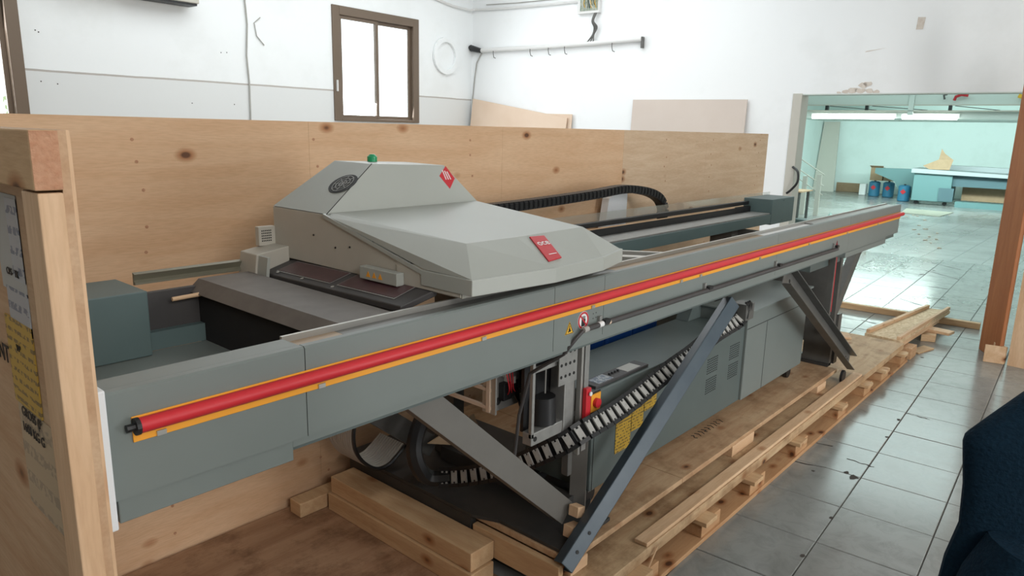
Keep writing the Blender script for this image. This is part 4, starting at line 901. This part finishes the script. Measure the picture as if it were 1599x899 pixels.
# hanging cable chain in front
cp = smoothpts([(3.22,1.35,.835),(3.19,1.345,.795),(3.05,1.345,.78),(2.916,1.345,.766),(2.741,1.345,.73),(2.577,1.345,.706),(2.426,1.345,.678),(2.285,1.345,.651),(2.153,1.345,.632),(2.029,1.345,.624),(1.939,1.352,.614),(1.90,1.39,.575),(1.876,1.46,.525),(1.867,1.54,.467),(1.852,1.62,.416),(1.834,1.7,.377),(1.811,1.78,.343),(1.786,1.86,.318),(1.765,1.89,.315)], 5)
hc = bpy.data.objects.new('hanging_cable_chain', None); COL.objects.link(hc); hc.parent = pm
for i, (a, b) in enumerate(chain(cp, 'y', .07, .03, 44, None)):
    ax = (b-a).normalized(); cv = (Vector((0,0,1.65))-(a+b)/2).normalized(); sd = ax.cross(cv).normalized(); fw = sd.cross(ax).normalized()
    if fw.dot(cv) < 0: fw = -fw
    k = MB()
    for s_ in (-1, 1): k.obox((a+b)/2+sd*s_*.031, (b-a)*.54, sd*.007, fw*.018)
    k.obox((a+b)/2-fw*.012, (b-a)*.5, sd*.026, fw*.004); lk = k.build('chain_link', 'black', hc)
    c = (a+b)/2; hb = ax*.0125
    k = MB(); k.obox(c+fw*.010, hb, sd*.017, fw*.003)
    for s_ in (-1, 1):
        k.obox(c+fw*.010+sd*s_*.021+hb*.7, hb*.3, sd*.005, fw*.003); k.obox(c+fw*.010+sd*s_*.021-hb*.7, hb*.3, sd*.005, fw*.003)
    k.build('cross_bar', 'link', lk)
MB().tube(smoothpts([(1.80,1.86,.315),(1.745,1.92,.31),(1.70,1.93,.36),(1.69,1.95,.44),(1.75,1.98,.52),(1.85,2.0,.60)],4), .032, 8).build('hose_bundle', 'black', pm, smooth=True)
MB().box(3.19,3.28,1.31,1.385,.79,.87).build('chain_bracket', 'darksteel', pm, bevel=.004)
for q in range(3): MB().tube([(3.15+.02*q,1.30,.89),(3.20+.02*q,1.31,.87),(3.22+.02*q,1.32,.80)], .006, 6).build('cable', 'black', pm, smooth=True)
tag(MB().obox((1.915,1.335,.33), (.022,0,-.006), (0,.02,0), (.002,0,.02)).build('wood_block', 'pinez', bevel=.002), 'upper wood chock at the foot of the near grey strut', 'block')
tag(MB().obox((1.895,1.335,.262), (.03,0,-.006), (0,.02,0), (.002,0,.022)).build('wood_block', 'pinez', bevel=.002), 'lower wood chock at the foot of the near grey strut', 'block')
tag(MB().prism([(1.79,1.98,.42),(2.05,1.98,.47),(2.08,1.98,.40),(1.95,1.98,.36)], (0,.006,0)).build('torn_cardboard', 'cardboard'), 'torn piece of cardboard behind the near strut', 'cardboard')

# ================================================================= CABINET UNDER THE MACHINE
cb = thing('electronics_cabinet', 'long low grey-green cabinet on casters under the machine', 'cabinet', (3.2, 1.6, .22))
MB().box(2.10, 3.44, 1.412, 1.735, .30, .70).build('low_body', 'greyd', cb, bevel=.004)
MB().box(3.443, 4.30, 1.40, 1.95, .30, .765).build('high_body', 'grey', cb, bevel=.004)
MB().box(3.42, 4.34, 1.385, 2.0, .766, .778).build('top_cover', 'grey', cb, bevel=.003)
MB().box(3.44, 4.30, 1.3988, 1.3995, .682, .685).build('seam', 'ink', cb)
for x in (3.70, 2.115): MB().box(x-.0015, x+.0015, 1.3988 if x > 3 else 1.4108, 1.3995 if x > 3 else 1.4115, .30, .68 if x > 3 else .66).build('seam', 'ink', cb)
MB().prism([(3.30,1.66,.701),(3.44,1.66,.701),(3.44,1.66,.80),(3.36,1.66,.80)], (0,.07,0)).build('inner_step', 'greyd', cb)
for (x0, x1, y) in ((3.55,3.62,1.80),(3.72,3.79,1.80),(3.52,3.68,1.62)): MB().box(x0,x1,y,y+.008,.7785,.7795).build('slot', 'ink', cb)
k = MB()
for (cx, cz) in ((3.09,.575),(3.33,.59),(3.09,.475),(3.33,.49)):
    for i in range(7):
        for j in range(7): k.box(cx-.05+.0165*i, cx-.043+.0165*i, 1.4105, 1.4118, cz-.036+.0115*j, cz-.031+.0115*j)
k.build('vent_holes', 'vent', cb, kind='stuff')
for i, (x0,x1,z0,z1) in enumerate(((2.265,2.375,.40,.56),(2.38,2.47,.46,.65),(2.475,2.57,.52,.70-.045))):
    MB().box(x0,x1,1.4096,1.4116,z0,z1).build('yellow_notice', 'labelyellow2', cb)
tri(2.315, .60, .03, 1.4115, cb)
pn = MB().box(2.14,2.52,1.43,1.50,.7005,.712).build('control_panel', 'dark', cb, bevel=.002)
for (x, mt) in ((2.22,'labelgrey'),(2.42,'paper')): MB().box(x-.05,x+.05,1.438,1.492,.7122,.7135).build('panel_label', mt, pn)
for q in range(4): MB().tube([(2.29+.02*q,1.47,.712),(2.29+.02*q,1.47,.72)], .006, 8).build('button', 'black', pn)
sw = MB().box(2.055,2.125,1.398,1.4115,.63,.715).build('switch_box', 'black', cb, bevel=.002)
MB().box(2.06,2.12,1.394,1.3979,.64,.708).build('switch_plate', 'yellow', sw); MB().tube([(2.088,1.38,.674),(2.088,1.394,.674)], .018, 14).build('switch_knob', 'red', sw, smooth=True)
for (x, y) in ((2.16,1.46),(4.22,1.45),(2.16,1.70),(4.22,1.88),(3.3,1.7)):
    cs = MB().box(x-.02,x+.02,y-.018,y+.018,.272,.30).build('caster_fork', 'steel', cb); MB().tube([(x,y-.012,.255),(x,y+.012,.255)], .0345, 16).build('caster_wheel', 'black', cs, smooth=True)
# blue cans behind the low cabinet body
for i, x in enumerate((2.62, 2.865, 3.11)):
    t = thing('blue_jerrycan', ['left','middle','right'][i]+' one of three dark blue jerrycans behind the low cabinet', 'jerrycan', (x, 1.85, .22), 'blue jerrycans behind the low cabinet')
    MB().box(x-.118,x+.118,1.79,1.92,.2205,.90).build('can_body', 'blue', t, bevel=.02); MB().tube([(x,1.85,.90),(x,1.85,.93)], .03, 10).build('cap', 'black', t)
    MB().box(x-.06,x+.06,1.88,1.90,.90,.94).build('handle', 'blue', t, bevel=.006)
# things on the floor past the right end, by the opening
o = MB(1); o.tube([(12.0,3.49,0),(12.0,3.49,.02),(12.0,3.49,.34)], [.10,.12,.15], 12); tag(o.build('bucket', 'greyd', smooth=True), 'grey bucket standing behind the right end of the machine', 'bucket')
o = MB(1); o.tube([(12.1,3.22,0),(12.1,3.22,.26)], [.10,.12], 12); tag(o.build('paint_can', 'cream', smooth=True), 'small paint tin beside the grey bucket', 'tin')
mbg = MB(1)
for (x,y,z,rr) in ((12.6,3.25,.30,.22),(12.7,2.98,.26,.2),(12.6,2.8,.2,.16)):
    for k in range(12):
        a = k*math.pi/6; q = random.uniform(.8,1.1); mbg.add([(x,y,z+.12),(x+rr*q*math.cos(a),y+rr*q*math.sin(a),z*.7),(x+rr*math.cos(a+.52),y+rr*math.sin(a+.52),z*.7),(x+rr*1.1*math.cos(a+.52),y+rr*1.1*math.sin(a+.52),.01),(x+rr*1.1*math.cos(a),y+rr*1.1*math.sin(a),.01)], [(0,1,2),(1,4,3,2)])
tag(mbg.build('plastic_bag', 'plastic'), 'crumpled pale green plastic bag on the floor past the machine end', 'bag')
tag(MB(1).obox((12.5,2.72,.12),(.12,.03,0),(-.02,.1,0),(0,0,.12)).build('carton', 'cardboard'), 'small brown carton beside the pale green bag', 'box')

# ================================================================= JACKET AT THE RIGHT EDGE
# a navy jacket over a stool, close to the camera
jk = thing('jacket', 'dark navy fabric jacket draped at the lower right corner', 'jacket', (1.36, .02, 0))
F_ = Vector((math.cos(YAW), math.sin(YAW), 0)); R_ = Vector((math.sin(YAW), -math.cos(YAW), 0))
def J(dep, x, z): p = F_*dep+R_*(x+(.034 if z > 1.1 else .05)); return (p.x, p.y, z-.022 if z > .5 else z)
base = [ # z, left edge, right edge
 (1.335,.87,1.02),(1.31,.83,1.05),(1.276,.785,1.08),(1.235,.735,1.1),(1.207,.702,1.12),(1.195,.700,1.13),(1.12,.712,1.14),(1.05,.70,1.15),(.99,.685,1.16),(.7,.66,1.15),(.3,.64,1.14),(.02,.62,1.14)]
NJ = 30; vs = []; fs = []
for i, (z, l, rr) in enumerate(base):
    for j in range(NJ):
        a = 2*math.pi*j/NJ
        cx, hw = (l+rr)/2, (rr-l)/2; dp = .06 if i > 1 else .03
        fold = .014*math.sin(5*a+.18*i)+.008*math.sin(9*a+1)
        ca, sa = math.cos(a), math.sin(a)
        ex = cx+hw*ca; ed = 1.075+dp*sa*(1+.0)+fold*(1 if i > 0 else .3)*(1-abs(ca))
        vs.append(J(ed, ex, z))
for i in range(len(base)-1):
    for j in range(NJ): fs.append((i*NJ+j, i*NJ+(j+1)%NJ, (i+1)*NJ+(j+1)%NJ, (i+1)*NJ+j))
fs += [tuple(range(NJ)), tuple((len(base)-1)*NJ+j for j in range(NJ))[::-1]]
MB().add(vs, fs).build('body_fabric', 'jacket', jk, smooth=True)
sl_ = []; sf = []
for i, (z, x, w_) in enumerate(((1.06,.735,.02),(1.0,.715,.035),(.93,.70,.045),(.7,.675,.05),(.4,.665,.05),(.03,.655,.05))):
    for j in range(14):
        a = 2*math.pi*j/14; sl_.append(J(1.0+.05*math.sin(a)+.006*math.sin(3*a+i), x+w_*math.cos(a), z))
for i in range(5):
    for j in range(14): sf.append((i*14+j, i*14+(j+1)%14, (i+1)*14+(j+1)%14, (i+1)*14+j))
sf += [tuple(range(14)), tuple(70+j for j in range(14))[::-1]]
MB().add(sl_, sf).build('sleeve', 'jacket', jk, smooth=True)
